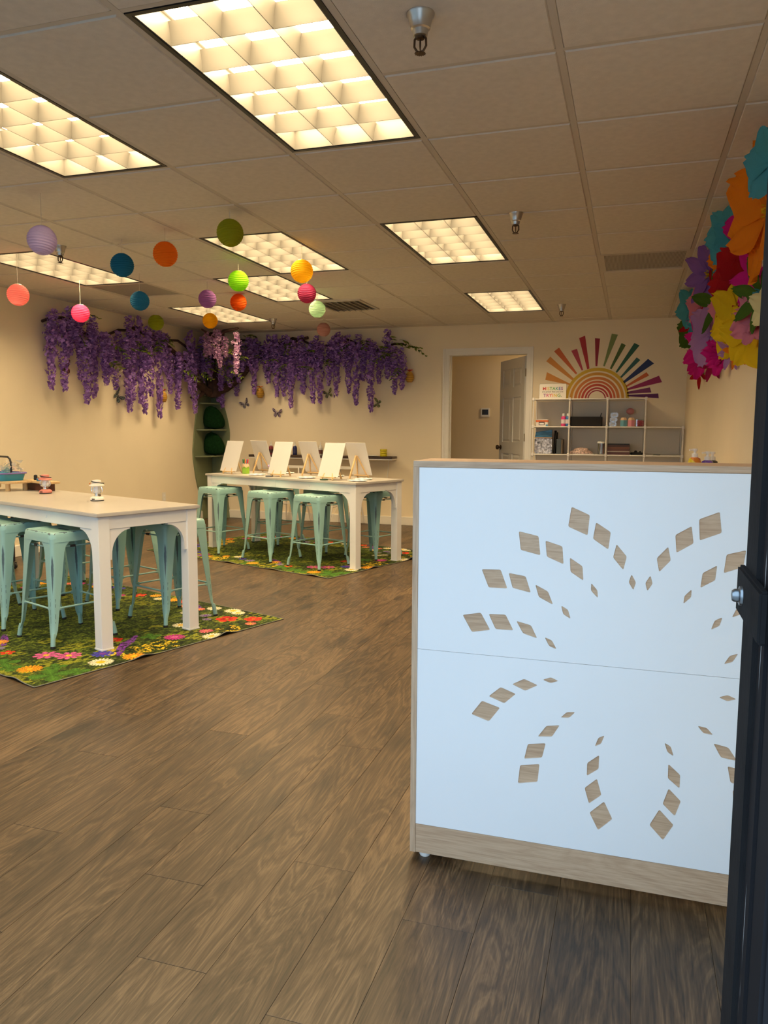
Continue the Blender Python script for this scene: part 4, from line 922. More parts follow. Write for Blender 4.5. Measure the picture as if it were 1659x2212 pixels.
for nm, loc, col, lab in lan:
    ml = M_trans('lantern_paper_'+nm, tuple(min(0.9, c*1.15) for c in col), 0.5, 0.7)
    t = thing('paper_lantern', lab, 'paper lantern', (loc[0], loc[1], loc[2]), 0, 'round paper lanterns under the ceiling')
    t.rotation_euler = (rb.uniform(-0.15, 0.15), rb.uniform(-0.15, 0.15), rb.uniform(0, 3))
    part('paper_shade', MB().lathe(PROF, 32, cap0=False, cap1=False), ml, t, smooth=True)
    part('wire_ring', MB().tube([(0.026*math.cos(a), 0.026*math.sin(a), z) for a in [2*math.pi*i/16 for i in range(16)]], 0.001, 5, closed=True) if False else
         MB().tube([(0.0255*math.cos(2*math.pi*i/16), 0.0255*math.sin(2*math.pi*i/16), 0.0705) for i in range(16)], 0.0012, 5, closed=True), m_steel, t)
    st = MB()
    inv = Euler(t.rotation_euler).to_matrix().inverted()
    st.tube([tuple(inv @ Vector((0, 0, 0.068))), tuple(inv @ Vector((0, 0, CEIL-loc[2]-0.001)))], 0.0016, 6)
    part('string', st, m_string, t)

# ------------------------------------------------------------------ leafy corner shelf with cushions
m_sage = M('sage_green_paint', (0.20, 0.235, 0.13), 0.5, var=0.05)
cs_ = thing('corner_shelf', 'tall sage green corner shelf with wavy leaf-shaped sides', 'shelf', (XL, YW, 0))
def wavy(z): 
    z_ = np.interp(z, [0.0, 0.25, 0.5, 0.85, 1.15, 1.4, 1.585], [0.26, 0.29, 0.40, 0.475, 0.42, 0.36, 0.31]); return float(z_)
def wavy2(z):
    z_ = np.interp(z, [0.0, 0.25, 0.5, 0.8, 1.1, 1.35, 1.585], [0.27, 0.24, 0.22, 0.24, 0.29, 0.24, 0.16]); return float(z_)
def smooth_curve(fn, n=40):
    return [(sum(fn(min(max(1.585*i/n+d, 0), 1.585)) for d in (-0.08, -0.04, 0, 0.04, 0.08))/5, 1.585*i/n) for i in range(n+1)]
pl = [(-0.001, 0)]+[(-w_, z) for w_, z in smooth_curve(wavy)]+[(-0.001, 1.585)]
part('side_panel', MB().prism(pl, 0.001, 0.019, 'x'), m_sage, cs_)
pr_ = [(0.02, 0)]+[(w_, z) for w_, z in smooth_curve(wavy2)]+[(0.02, 1.585)]
part('side_panel', MB().prism(pr_, -0.019, -0.001, 'y'), m_sage, cs_)
SZ = [0.30, 0.82, 1.155, 1.49]
for z in SZ:
    a, b = wavy(z)-0.03, wavy2(z)-0.03
    arc = [(0.02, -0.02)]+[(0.02+(b-0.02)*math.sin(R(90*i/10)), -0.02-(a-0.02)*math.cos(R(90*i/10))) for i in range(11)]
    part('shelf_board', MB().prism(arc, z-0.016, z), m_sage, cs_)
m_plush = M('dark_green_plush', (0.006, 0.030, 0.008), 0.95, var=0.3, vs=40, bump=0.5, bs=150, spec=0.1)
for z, lab in ((SZ[1], 'dark green leaf-shaped plush cushion on the lower shelf board'), (SZ[2], 'dark green leaf-shaped plush cushion on the upper shelf board')):
    c = thing('leaf_cushion', lab, 'cushion', (XL+0.145, YW-0.155, z), R(30), 'plush cushions in the corner shelf')
    mb = MB(); n = 24; rings = []
    for i in range(15):
        f = i/14; zz_ = 0.30*f; g_ = 1-(1-f)**1.0
        w_ = 0.13*(math.sqrt(max(0.0, 1-((f-0.30)/0.30)**2))**0.6 if f < 0.30 else math.sqrt(max(0.0, 1-((f-0.30)/0.70)**1.7)))+0.006
        d_ = 0.55*w_; sh_ = -0.045*f*f
        rings.append([(sh_+w_*math.cos(2*math.pi*j/n), d_*math.sin(2*math.pi*j/n), zz_) for j in range(n)])
    part('cushion_body', mb.add(*loft(rings)), m_plush, c, smooth='all')
    part('leaf_seam', MB().tube([(-0.045*f*f, -0.55*(0.13*(math.sqrt(max(0.0, 1-((f-0.30)/0.30)**2))**0.6 if f < 0.30 else math.sqrt(max(0.0, 1-((f-0.30)/0.70)**1.7)))+0.008), 0.30*f) for f in [i/12 for i in range(1, 12)]], 0.003, 6), m_plush, c)
# ------------------------------------------------------------------ wisteria
def M_petal(name, c0, c1):
    m, nt, N, L, P = nodes(name)
    g = N.new('ShaderNodeNewGeometry'); r = N.new('ShaderNodeValToRGB')
    r.color_ramp.elements[0].color = (*c0, 1); r.color_ramp.elements[1].color = (*c1, 1)
    L.new(g.outputs['Random Per Island'], r.inputs[0]); L.new(r.outputs[0], P.inputs['Base Color'])
    P.inputs['Roughness'].default_value = 0.7; P.inputs['Specular IOR Level'].default_value = 0.2
    t = N.new('ShaderNodeBsdfTranslucent'); L.new(r.outputs[0], t.inputs[0])
    mx = N.new('ShaderNodeMixShader'); mx.inputs[0].default_value = 0.25
    L.new(P.outputs[0], mx.inputs[1]); L.new(t.outputs[0], mx.inputs[2]); L.new(mx.outputs[0], N['Material Output'].inputs[0])
    return m
m_wist = M_petal('wisteria_petal', (0.20, 0.085, 0.34), (0.56, 0.33, 0.82))
m_wist_lit = M_petal('lamplit_wisteria_petal', (0.42, 0.20, 0.42), (0.70, 0.45, 0.62))  # paler petal colour paints in the light of the nearby ceiling fixture
m_leafw = M_petal('wisteria_leaf', (0.05, 0.09, 0.012), (0.24, 0.30, 0.03))
m_bark = M('vine_bark', (0.055, 0.025, 0.018), 0.85, var=0.35, vs=25, bump=0.6, bs=60)
def raceme_mesh(seed, n, rmax, mat, lum=1.0):
    r = random.Random(seed); mb = MB()
    for i in range(n):
        f = (i+r.random())/n; z = -f
        rad = rmax*(0.35+0.65*min(1, f*6))*(1-f)**0.55*(0.75+0.35*math.sin(f*23+seed))+0.012
        a = r.uniform(0, 2*math.pi); rr = rad*math.sqrt(r.uniform(0.25, 1))
        c = Vector((rr*math.cos(a), rr*math.sin(a), z))
        s = r.uniform(0.012, 0.021)
        # folded two-lobed petal; z is squeezed because the raceme is scaled to its length later
        d = Vector((math.cos(a), math.sin(a), r.uniform(-0.6, 0.5))).normalized(); t = Vector((-math.sin(a), math.cos(a), 0)); u = d.cross(t)
        t = (t*math.cos(r.uniform(-.6, .6))+u*math.sin(r.uniform(-.8, .8))); u = d.cross(t)
        zs = 1/0.6
        q = [c, c+(t*s*0.9+u*s*0.5+d*s*0.3), c+(u*s*1.1+d*s*0.55), c+(-t*s*0.9+u*s*0.5+d*s*0.3), c+(-u*s*0.8+d*s*0.25)]
        q = [(v.x, v.y, c.z+(v.z-c.z)*zs) for v in q]
        mb.add(q, [(0, 1, 2), (0, 2, 3), (0, 4, 1), (0, 3, 4)])
    me = bpy.data.meshes.new('raceme'); me.from_pydata(mb.v, [], mb.f); me.materials.append(mat); return me
RAC = [raceme_mesh(i, 190, 0.052, m_wist) for i in range(5)]
RACL = [raceme_mesh(20+i, 190, 0.050, m_wist_lit) for i in range(3)]
def sprig_mesh(seed):
    r = random.Random(seed); mb = MB()
    L_ = 0.20
    pts = [Vector((L_*f, 0.05*math.sin(f*2+seed), -0.07*f*f)) for f in [i/5 for i in range(6)]]
    mb.tube(pts, 0.0015, 4)
    for i in range(1, 6):
        for s in (-1, 1):
            p = pts[i]; l = 0.075*(1-0.08*i)*r.uniform(0.8, 1.2); w_ = l*0.22
            dx = Vector((0.5, s*0.85, -0.25+r.uniform(-.3, .2))).normalized(); side = dx.cross(Vector((0, 0, 1))).normalized()
            q = [p, p+dx*l*0.45+side*w_+Vector((0, 0, 0.004)), p+dx*l, p+dx*l*0.45-side*w_+Vector((0, 0, 0.004)), p+dx*l*0.5-Vector((0, 0, 0.006))]
            mb.add([tuple(v) for v in q], [(0, 1, 4), (1, 2, 4), (2, 3, 4), (3, 0, 4)])
    me = bpy.data.meshes.new('leaf_sprig'); me.from_pydata(mb.v, [], mb.f); me.materials.append(m_leafw); return me
SPR = [sprig_mesh(i) for i in range(4)]
rw = random.Random(11)
def raceme(par, x, y, zt, zb, lite=False, fat=1.0):
    me = rw.choice(RACL if lite else RAC); l = max(zt-zb, 0.1); k_ = fat*(0.75+0.35*min(1, l/0.6))
    link('raceme', me, par, (x, y, zt), (rw.uniform(-0.04, 0.04), rw.uniform(-0.04, 0.04), rw.uniform(0, 6)), (k_, k_, l))
def sprig(par, x, y, z, az, s=1.0):
    link('leaf_sprig', rw.choice(SPR), par, (x, y, z), (rw.uniform(-0.5, 0.5), rw.uniform(-0.3, 0.5), az), s)
WL = [[5.974, 2.138, 1.514], [6.085, 2.153, 1.506], [6.206, 2.298, 1.854], [6.405, 1.995, 1.4], [6.347, 2.029, 1.627], [6.619, 2.128, 1.463], [6.727, 2.127, 1.594], [6.538, 2.186, 1.803], [6.842, 1.773, 1.558], [7.111, 2.056, 1.335], [7.207, 2.036, 1.457], [7.348, 2.353, 1.431], [7.432, 2.029, 1.319], [7.537, 2.039, 1.515], [7.734, 2.246, 1.285], [7.948, 2.0, 1.565], [8.065, 2.01, 1.389], [8.29, 2.33, 1.579], [8.406, 2.125, 1.347], [6.999, 2.173, 1.855], [6.814, 2.109, 1.868], [6.314, 2.157, 1.984], [7.103, 2.34, 2.024]]
WB = [[-4.565, 2.269, 1.596], [-4.42, 2.172, 1.8], [-4.335, 2.317, 1.725], [-4.273, 2.316, 1.556], [-4.193, 2.129, 1.574], [-4.089, 2.31, 1.425], [-4.01, 2.125, 1.721], [-3.888, 2.158, 1.59], [-3.788, 2.192, 1.479], [-3.669, 2.116, 1.478], [-3.55, 2.113, 1.697], [-3.413, 2.289, 1.55], [-3.316, 2.286, 1.603], [-3.181, 2.193, 1.458], [-3.104, 2.173, 1.745], [-3.008, 1.922, 1.367], [-2.914, 2.044, 1.707], [-2.802, 2.34, 1.9], [-2.707, 1.969, 1.58], [-2.595, 1.984, 1.632], [-3.728, 2.299, 1.9], [-3.491, 2.291, 1.931], [-3.928, 2.305, 1.903], [-2.99, 2.188, 1.797], [-5.19, 2.002, 1.62], [-5.082, 1.962, 1.504], [-5.018, 1.885, 1.427], [-4.827, 1.769, 1.579], [-3.258, 2.195, 1.873], [-4.151, 2.312, 1.944], [-4.503, 2.211, 1.877]]
gl = thing('wisteria_garland', 'purple artificial wisteria garland along the left wall', 'wisteria', (XL, 7.2, 2.1))
def lp(x, y, z): return (x-XL, y-7.2, z-2.1)
for y, a, b in WL:
    px, py, _ = lp(XL+rw.uniform(0.08, 0.17), y, 0); raceme(gl, px, py, a-2.1, b-2.1, fat=1.05)
y = 5.98
while y < 8.75:
    top = 2.14+0.10*math.sin((y-5.9)*4.6)+rw.uniform(-0.06, 0.08); top = min(top, 2.32)
    p = lp(XL+rw.uniform(0.07, 0.20), y+rw.uniform(-0.03, 0.03), top); raceme(gl, p[0], p[1], p[2], p[2]-rw.uniform(0.22, 0.42), fat=1.15)
    if rw.random() < 0.55: sprig(gl, p[0], p[1], p[2]-rw.uniform(0.0, 0.25), rw.uniform(-1.3, 1.3), rw.uniform(0.8, 1.2))
    y += 0.085
part('vine', MB().tube([lp(XL+0.05, 5.95+0.14*i, 2.14+0.07*math.sin(i*0.9)) for i in range(21)], 0.014, 7), m_bark, gl, smooth=True)
gb = thing('wisteria_garland', 'purple artificial wisteria garland along the back wall', 'wisteria', (-3.7, YW, 2.1))
for x, a, b in WB: raceme(gb, x+3.7, -rw.uniform(0.08, 0.17), a-2.1, b-2.1, fat=1.05)
x = -4.75
while x < -2.62:
    top = 2.22+0.06*math.sin(x*5)+rw.uniform(-0.06, 0.08)-max(0, x+3.0)*0.25
    raceme(gb, x+3.7, -rw.uniform(0.07, 0.20), top-2.1, top-2.1-rw.uniform(0.22, 0.42), fat=1.15)
    if rw.random() < 0.6: sprig(gb, x+3.7, -rw.uniform(0.1, 0.22), top-2.1-rw.uniform(-0.05, 0.25), -R(90)+rw.uniform(-1.3, 1.3), rw.uniform(0.8, 1.2))
    x += 0.075
for x, z, az in ((-2.75, 2.18, 0.2), (-2.66, 2.22, 0.5), (-2.62, 2.12, -0.1), (-2.80, 2.28, 0.9), (-2.55, 2.16, 0.1)): sprig(gb, x+3.7, -0.1, z-2.1, az, 1.15)
part('vine', MB().tube([(-1.2+0.12*i, -0.05, 0.13+0.06*math.sin(i*1.1)-0.012*max(0, i-10)) for i in range(20)], 0.014, 7), m_bark, gb, smooth=True)
# the branching trunk in the corner
tr = thing('wisteria_tree', 'dark twisted wisteria trunk in the corner above the green shelf', 'wisteria', (XL+0.12, YW-0.12, 1.585))
def br(pts, r0, r1): 
    n = len(pts); part('branch', MB().tube(pts, [r0+(r1-r0)*i/(n-1) for i in range(n)], 9), m_bark, tr, smooth=True)
br([(0.02, -0.02, 0.0), (0.03, -0.05, 0.12), (0.0, -0.03, 0.3), (0.05, -0.06, 0.5), (0.02, -0.05, 0.7), (0.06, -0.08, 0.77)], 0.10, 0.05)
br([(0.02, -0.02, 0.05), (0.18, 0.0, 0.10), (0.36, 0.02, 0.22), (0.55, 0.03, 0.42), (0.85, 0.04, 0.62), (1.3, 0.05, 0.70)], 0.07, 0.018)
br([(0.0, -0.02, 0.03), (0.0, -0.2, 0.06), (-0.02, -0.42, 0.18), (-0.03, -0.7, 0.40), (-0.04, -1.1, 0.58), (-0.05, -1.6, 0.66)], 0.065, 0.018)
br([(0.03, -0.05, 0.3), (0.2, -0.2, 0.5), (0.36, -0.42, 0.66), (0.50, -0.62, 0.72), (0.72, -0.66, 0.745)], 0.05, 0.014)
br([(0.36, -0.42, 0.66), (0.30, -0.62, 0.70), (0.32, -0.80, 0.73)], 0.022, 0.01)
br([(0.02, -0.04, 0.1), (-0.01, -0.25, 0.02), (-0.03, -0.42, -0.08), (-0.03, -0.50, -0.04)], 0.035, 0.012)
for (x, y, z0, z1, l_) in [(0.30, -0.66, 0.72, 0.42, 1), (0.36, -0.68, 0.66, 0.44, 1), (0.42, -0.66, 0.74, 0.40, 1), (0.455, -0.64, 0.74, 0.30, 1), (0.52, -0.62, 0.66, 0.42, 1), (0.70, -0.66, 0.70, 0.22, 1),
                           (0.10, -0.22, 0.62, 0.20, 0), (0.0, -0.25, 0.55, 0.1, 0), (0.2, -0.15, 0.5, 0.05, 0), (0.3, -0.1, 0.5, 0.1, 0), (0.42, -0.12, 0.55, 0.15, 0), (0.05, -0.35, 0.7, 0.3, 0), (0.15, -0.40, 0.66, 0.25, 0), (0.25, -0.25, 0.62, 0.2, 0), (0.0, -0.5, 0.6, 0.2, 0), (0.5, -0.15, 0.62, 0.28, 0), (0.6, -0.12, 0.6, 0.3, 0)]:
    raceme(tr, x, y, z0, z1, bool(l_), 1.0 if l_ else 1.15)
for i in range(16): sprig(tr, rw.uniform(0.0, 0.6), rw.uniform(-0.6, -0.1), rw.uniform(0.2, 0.66), rw.uniform(-1.5, 0.3), 1.0)

# ------------------------------------------------------------------ butterflies and beehive ornaments on the walls
def wing_mat(name, c):
    m, nt, N, L, P = nodes(name)
    tc = N.new('ShaderNodeTexCoord'); v = N.new('ShaderNodeTexVoronoi'); v.feature = 'DISTANCE_TO_EDGE'; v.inputs['Scale'].default_value = 55; L.new(tc.outputs['Object'], v.inputs[0])
    r = N.new('ShaderNodeValToRGB'); r.color_ramp.elements[0].position = 0.08; r.color_ramp.elements[1].position = 0.16
    r.color_ramp.elements[0].color = (0.015, 0.012, 0.02, 1); r.color_ramp.elements[1].color = (*c, 1)
    L.new(v.outputs[0], r.inputs[0]); L.new(r.outputs[0], P.inputs['Base Color']); P.inputs['Roughness'].default_value = 0.5
    return m
FW = [(0.004, 0.004), (0.02, 0.035), (0.045, 0.06), (0.066, 0.068), (0.072, 0.055), (0.064, 0.03), (0.045, 0.008), (0.02, -0.002)]
HW = [(0.004, 0.0), (0.025, -0.003), (0.045, -0.008), (0.052, -0.024), (0.044, -0.044), (0.028, -0.05), (0.014, -0.036)]
def butterfly(label, M4, col, s=1.0):
    t = thing('butterfly_ornament', label, 'butterfly', (0, 0, 0), 0, 'paper butterflies on the walls'); t.matrix_world = M4 @ Matrix.Scale(s, 4)
    mw = wing_mat('butterfly_wing', col)
    for sgn in (-1, 1):
        for nm, w_, lift in (('forewing', FW, 0.34), ('hindwing', HW, 0.24)):
            mb = MB(); mb.add([(sgn*x, y, 0.002+abs(x)*lift) for x, y in w_]+[(sgn*x, y, 0.0008+abs(x)*lift) for x, y in w_],
                [tuple(range(len(w_))), tuple(range(2*len(w_)-1, len(w_)-1, -1))]+[(i, (i+1) % len(w_), len(w_)+(i+1) % len(w_), len(w_)+i) for i in range(len(w_))])
            part(nm, mb, mw, t)
    part('body', MB().tube([(0, -0.028, 0.004), (0, 0, 0.006), (0, 0.02, 0.005)], [0.002, 0.004, 0.003], 8), m_black, t, smooth=True)
    part('antennae', MB().tube([(0, 0.02, 0.005), (0.012, 0.045, 0.01)], 0.0007, 4).tube([(0, 0.02, 0.005), (-0.012, 0.045, 0.01)], 0.0007, 4), m_black, t)
backw = lambda x, z, roll: Matrix.Translation((x, YW-0.004, z)) @ Matrix.Rotation(R(90), 4, 'X') @ Matrix.Rotation(R(roll), 4, 'Z')
leftw = lambda y, z, roll: Matrix.Translation((XL+0.004, y, z)) @ Matrix.Rotation(R(90), 4, 'Z') @ Matrix.Rotation(R(90), 4, 'X') @ Matrix.Rotation(R(roll), 4, 'Z')
LI, YE = (0.38, 0.33, 0.40), (0.42, 0.40, 0.12)
butterfly('grey patterned butterfly on the back wall beside the beehive, upper left', backw(-4.745, 1.478, 28), LI, 0.95)
butterfly('lilac patterned butterfly on the back wall, lowest of all', backw(-4.295, 1.36, -5), (0.42, 0.30, 0.40), 0.95)
butterfly('yellow patterned butterfly on the back wall between wisteria racemes', backw(-3.6, 1.60, 18), YE, 0.95)
butterfly('green patterned butterfly clinging to the lowest wisteria tip', backw(-2.955, 1.48, 75), (0.30, 0.36, 0.12), 0.85)
butterfly('red patterned butterfly on the left wall under the first racemes', leftw(6.27, 1.73, 20), (0.35, 0.10, 0.10), 1.15)
butterfly('blue-green patterned butterfly on the left wall beside long racemes', leftw(7.08, 1.50, -50), (0.20, 0.28, 0.24), 1.1)
m_hive = M('honey_yellow', (0.62, 0.33, 0.03), 0.5, var=0.08); m_hivel = M('hive_band', (0.16, 0.06, 0.01), 0.6); m_redp = M('red_paper', (0.55, 0.05, 0.02), 0.6); m_orp = M('orange_paper', (0.70, 0.22, 0.02), 0.6)
def hive(label, loc, mflow):
    t = thing('beehive_ornament', label, 'ornament', loc, 0, 'beehive ornaments in the wisteria')
    pf = []
    for i in range(19):
        f = i/18; r_ = 0.050*math.sin(math.pi*(0.12+0.80*f))**0.6+0.0025*math.cos(f*6*2*math.pi); pf.append((r_, -0.065+0.125*f))
    h_ = part('hive_body', MB().lathe(pf, 24), m_hive, t, smooth='all')
    for i in range(1, 6):
        z = -0.065+0.125*(i-0.5)/6+0.0; r_ = 0.050*math.sin(math.pi*(0.12+0.80*(i-0.5)/6))**0.6
        part('band', MB().tube([(r_*math.cos(2*math.pi*j/20), r_*math.sin(2*math.pi*j/20), z) for j in range(20)], 0.0022, 5, closed=True), m_hivel, h_)
    for i in range(5):
        a = 2*math.pi*i/5; q = [(0, 0, 0.062), (0.03*math.cos(a-.4), 0.03*math.sin(a-.4), 0.085), (0.045*math.cos(a), 0.045*math.sin(a), 0.08), (0.03*math.cos(a+.4), 0.03*math.sin(a+.4), 0.085)]
        part('petal', MB().add(q+[(x, y, z-0.002) for x, y, z in q], [(0, 1, 2, 3), (7, 6, 5, 4), (0, 1, 5, 4), (1, 2, 6, 5), (2, 3, 7, 6), (3, 0, 4, 7)]), mflow, t)
hive('yellow striped beehive ornament on the back wall, left, with orange flower', (-4.51, YW-0.06, 1.62), m_orp)
hive('yellow striped beehive ornament at the right end of the wisteria', (-2.54, YW-0.06, 1.79), m_redp)
hive('yellow striped beehive ornament on the left wall behind racemes', (XL+0.06, 7.84, 1.53), m_redp)

# ------------------------------------------------------------------ floating shelf with bottles, white trestles below
m_wenge = M_wood('dark_walnut', [(0.025, 0.012, 0.007), (0.05, 0.026, 0.015), (0.075, 0.04, 0.024)], 'x', fine=120, rough=0.4)
fs_ = thing('floating_shelf', 'dark brown floating shelf with white underside on the back wall', 'shelf', (-3.66, YW, 0.80))
part('shelf_top', MB().box(-0.95, 0.95, -0.20, 0, 0.012, 0.042), m_wenge, fs_, bevel=0.001, seg=1)
part('under_board', MB().box(-0.95, 0.95, -0.195, 0, 0.0, 0.012), m_white, fs_)
ZS = 0.842
def bottle(x, y, label, body, lab_c, tipc=(0.75, 0.75, 0.73)):
    t = thing('paint_bottle', label, 'bottle', (x, y, ZS), 0, 'squeeze bottles on the floating shelf')
    part('body', MB().lathe([(0.026, 0), (0.028, 0.004), (0.028, 0.085), (0.022, 0.105), (0.012, 0.112)], 18), M('bottle_paint', body, 0.35), t, smooth=True)
    part('label_band', MB().lathe([(0.0285, 0.018), (0.0285, 0.066)], 18, cap0=False, cap1=False), M('bottle_label', lab_c, 0.6), t, smooth='all')
    part('nozzle', MB().lathe([(0.013, 0.110), (0.013, 0.122), (0.006, 0.128), (0.003, 0.165)], 12), M('nozzle_plastic', tipc, 0.4), t, smooth=True)
bottle(-4.27, 8.93, 'squeeze bottle with red shoulder and white tip on the floating shelf', (0.45, 0.04, 0.02), (0.10, 0.03, 0.03))
bottle(-4.34, 8.90, 'dark red squeeze bottle left of the red-shouldered one', (0.20, 0.02, 0.03), (0.05, 0.02, 0.02))
bottle(-4.02, 8.92, 'dark blue squeeze bottle behind the middle canvas', (0.01, 0.015, 0.10), (0.03, 0.03, 0.1))
bottle(-3.76, 8.93, 'black squeeze bottle, left of two behind the middle rear canvas', (0.012, 0.012, 0.014), (0.03, 0.03, 0.03))
bottle(-3.67, 8.91, 'white squeeze bottle with brown label on the floating shelf', (0.60, 0.58, 0.54), (0.12, 0.04, 0.03))
bottle(-3.575, 8.93, 'dark brown squeeze bottle behind the right front canvas', (0.06, 0.02, 0.02), (0.10, 0.04, 0.03))
bottle(-3.44, 8.92, 'purple squeeze bottle behind the right canvases', (0.06, 0.01, 0.10), (0.03, 0.02, 0.05))
yt = thing('yellow_tape_roll', 'bright yellow tape rolls stacked at the right end of the floating shelf', 'tape', (-2.845, 8.90, ZS))
m_yt = M('yellow_tape', (0.62, 0.52, 0.01), 0.4)
for z in (0, 0.029, 0.058): part('roll', MB().lathe([(0.041, z+0.001), (0.043, z+0.004), (0.043, z+0.024), (0.041, z+0.028), (0.02, z+0.028), (0.02, z+0.001)], 24), m_yt, yt, smooth=True)
o = part('white_plate', MB().lathe([(0.03, 0.0), (0.05, 0.003), (0.075, 0.008), (0.073, 0.010), (0.05, 0.005)], 28), m_white, None, smooth=True, loc=(-2.98, 8.89, ZS)); tag(o, 'flat white plate left of the yellow tape rolls', 'plate')
m_wm = M('white_metal', (0.78, 0.75, 0.70), 0.4)
for x, lab in ((-4.0, 'white folding trestle under the left half of the floating shelf'), (-3.28, 'white folding trestle under the right half of the floating shelf')):
    t = thing('folding_trestle', lab, 'trestle', (x, 8.80, 0), 0, 'white trestles by the back wall')
    part('top_bar', MB().box(-0.16, 0.16, -0.022, 0.022, 0.68, 0.715), m_wm, t, bevel=0.003)
    for sx in (-1, 1):
        for sy in (-1, 1): part('leg', MB().tube([(sx*0.09, sy*0.015, 0.69), (sx*0.17, sy*0.17, 0.011)], 0.011, 8), m_wm, t, smooth=True)
        part('spreader', MB().tube([(sx*0.145, -0.12, 0.22), (sx*0.145, 0.12, 0.22)], 0.006, 6), m_wm, t)
    for z, k_ in ((0.25, 0.142), (0.45, 0.118)): part('cross_wire', MB().tube([(-k_, -0.10, z), (k_, -0.10, z)], 0.005, 6), m_wm, t)
    part('cross_wire', MB().tube([(-0.165, -0.16, 0.05), (0.10, -0.03, 0.62)], 0.003, 6).tube([(0.165, -0.16, 0.05), (-0.10, -0.03, 0.62)], 0.003, 6), m_wm, t)
part('cord', MB().tube([(x+3.66, y-YW, z-0.80) for x, y, z in [(-2.80, 8.985, 0.82), (-2.82, 8.97, 0.55), (-2.90, 8.96, 0.30), (-3.0, 8.95, 0.12), (-3.06, 8.93, 0.03), (-3.02, 8.85, 0.006), (-2.9, 8.83, 0.006)]], 0.004, 6), m_wm, fs_, smooth=True)

# ------------------------------------------------------------------ white cube shelf with craft supplies
cu = thing('cube_shelf', 'white tube-frame cube shelf under the sun decal', 'shelf', (0, 0, 0))
SX = [-1.038, -0.650, -0.256, 0.135, 0.512]; SZc = [0.02, 0.31, 0.605, 0.90, 1.203, 1.503]; SYF, SYB = 8.655, 8.975
m_tube = M('white_plastic_tube', (0.76, 0.72, 0.67), 0.45); m_pp = M_clear('frosted_panel', (0.86, 0.87, 0.86), 0.04, 0.3, body=0.85, bodycol=(0.80, 0.74, 0.64))
def rows(i): return 6 if i < 4 else 5
for i, x in enumerate(SX):
    top = SZc[5] if i < 4 else SZc[4]
    for y in (SYF, SYB): part('upright', MB().tube([(x, y, 0.0), (x, y, top)], 0.0085, 8), m_tube, cu, smooth=True)
for j, z in enumerate(SZc):
    n_ = 4 if j == 5 else 5
    for i in range(n_):
        x = SX[i]
        part('side_tube', MB().tube([(x, SYF, z), (x, SYB, z)], 0.0065, 8), m_tube, cu, smooth=True)
        cn = part('connector', MB().cbox((x, SYF, z), (0.026, 0.026, 0.036)), m_tube, cu, bevel=0.004, seg=1)
        if i < n_-1:
            part('front_tube', MB().tube([(x, SYF, z), (SX[i+1], SYF, z)], 0.0075, 8), m_tube, cu, smooth=True)
            part('back_tube', MB().tube([(x, SYB, z), (SX[i+1], SYB, z)], 0.0075, 8), m_tube, cu, smooth=True)
            part('shelf_panel', MB().box(x+0.006, SX[i+1]-0.006, SYF+0.006, SYB-0.006, z+0.004, z+0.0075), m_tube, cu)
            if j < (5 if i < 3 else 4): part('back_panel', MB().box(x+0.012, SX[i+1]-0.012, SYB+0.002, SYB+0.005, z+0.012, SZc[j+1]-0.012), m_pp, cu)
Z1, Z2, Z3 = SZc[4]+0.0075, SZc[3]+0.0075, SZc[5]+0.0075
ys = 8.76
def box_thing(name, label, cat, x0, x1, y0, y1, z0, h, mat, **kw):
    o = part(name, MB().box(-(x1-x0)/2, (x1-x0)/2, -(y1-y0)/2, (y1-y0)/2, 0, h), mat, None, loc=((x0+x1)/2, (y0+y1)/2, z0), **kw); return tag(o, label, cat)
# top row
eb = thing('glue_box', 'small white and orange carton on the left of the top shelf row', 'box', (-0.95, ys, Z1))
part('carton', MB().box(-0.066, 0.066, -0.03, 0.03, 0, 0.074), M('carton_white', (0.70, 0.66, 0.62), 0.5), eb, bevel=0.002, seg=1)
part('orange_band', MB().box(-0.0665, 0.0665, -0.0307, 0.0307, 0.045, 0.068), M('carton_orange', (0.65, 0.14, 0.03), 0.5), eb)
part('print_patch', MB().box(-0.035, 0.03, -0.0312, -0.030, 0.012, 0.05), M('carton_dark', (0.10, 0.05, 0.05), 0.6), eb); part('print_patch', MB().box(-0.028, 0.022, -0.0317, -0.031, 0.018, 0.036), M('carton_light', (0.7, 0.7, 0.72), 0.6), eb)
part('blue_patch', MB().box(0.042, 0.066, -0.0312, -0.03, 0.0, 0.02), M('carton_blue', (0.08, 0.25, 0.4), 0.6), eb)
def tempera(x, label, col):
    t = thing('tempera_bottle', label, 'bottle', (x, ys, Z1), 0, 'tempera bottles on the cube shelf')
    part('body', MB().lathe([(0.024, 0), (0.026, 0.003), (0.026, 0.095), (0.02, 0.108), (0.013, 0.112)], 18), M('tempera', col, 0.35), t, smooth=True)
    part('label_band', MB().lathe([(0.0263, 0.03), (0.0263, 0.075)], 18, cap0=False, cap1=False), M('pale_label', (0.68, 0.60, 0.62), 0.6), t, smooth='all')
    part('cap', MB().lathe([(0.014, 0.11), (0.014, 0.135), (0.011, 0.14)], 14), m_white, t, smooth=True)
tempera(-0.72, 'pink paint bottle with white cap on the cube shelf', (0.70, 0.05, 0.22)); tempera(-0.672, 'blue paint bottle with white cap on the cube shelf', (0.03, 0.16, 0.42))
bn = thing('fabric_bin', 'black fabric bin on the top shelf row', 'bin', (-0.475, 8.79, Z1))
m_fab = M('black_fabric', (0.010, 0.008, 0.008), 0.9, bump=0.2, bs=300)
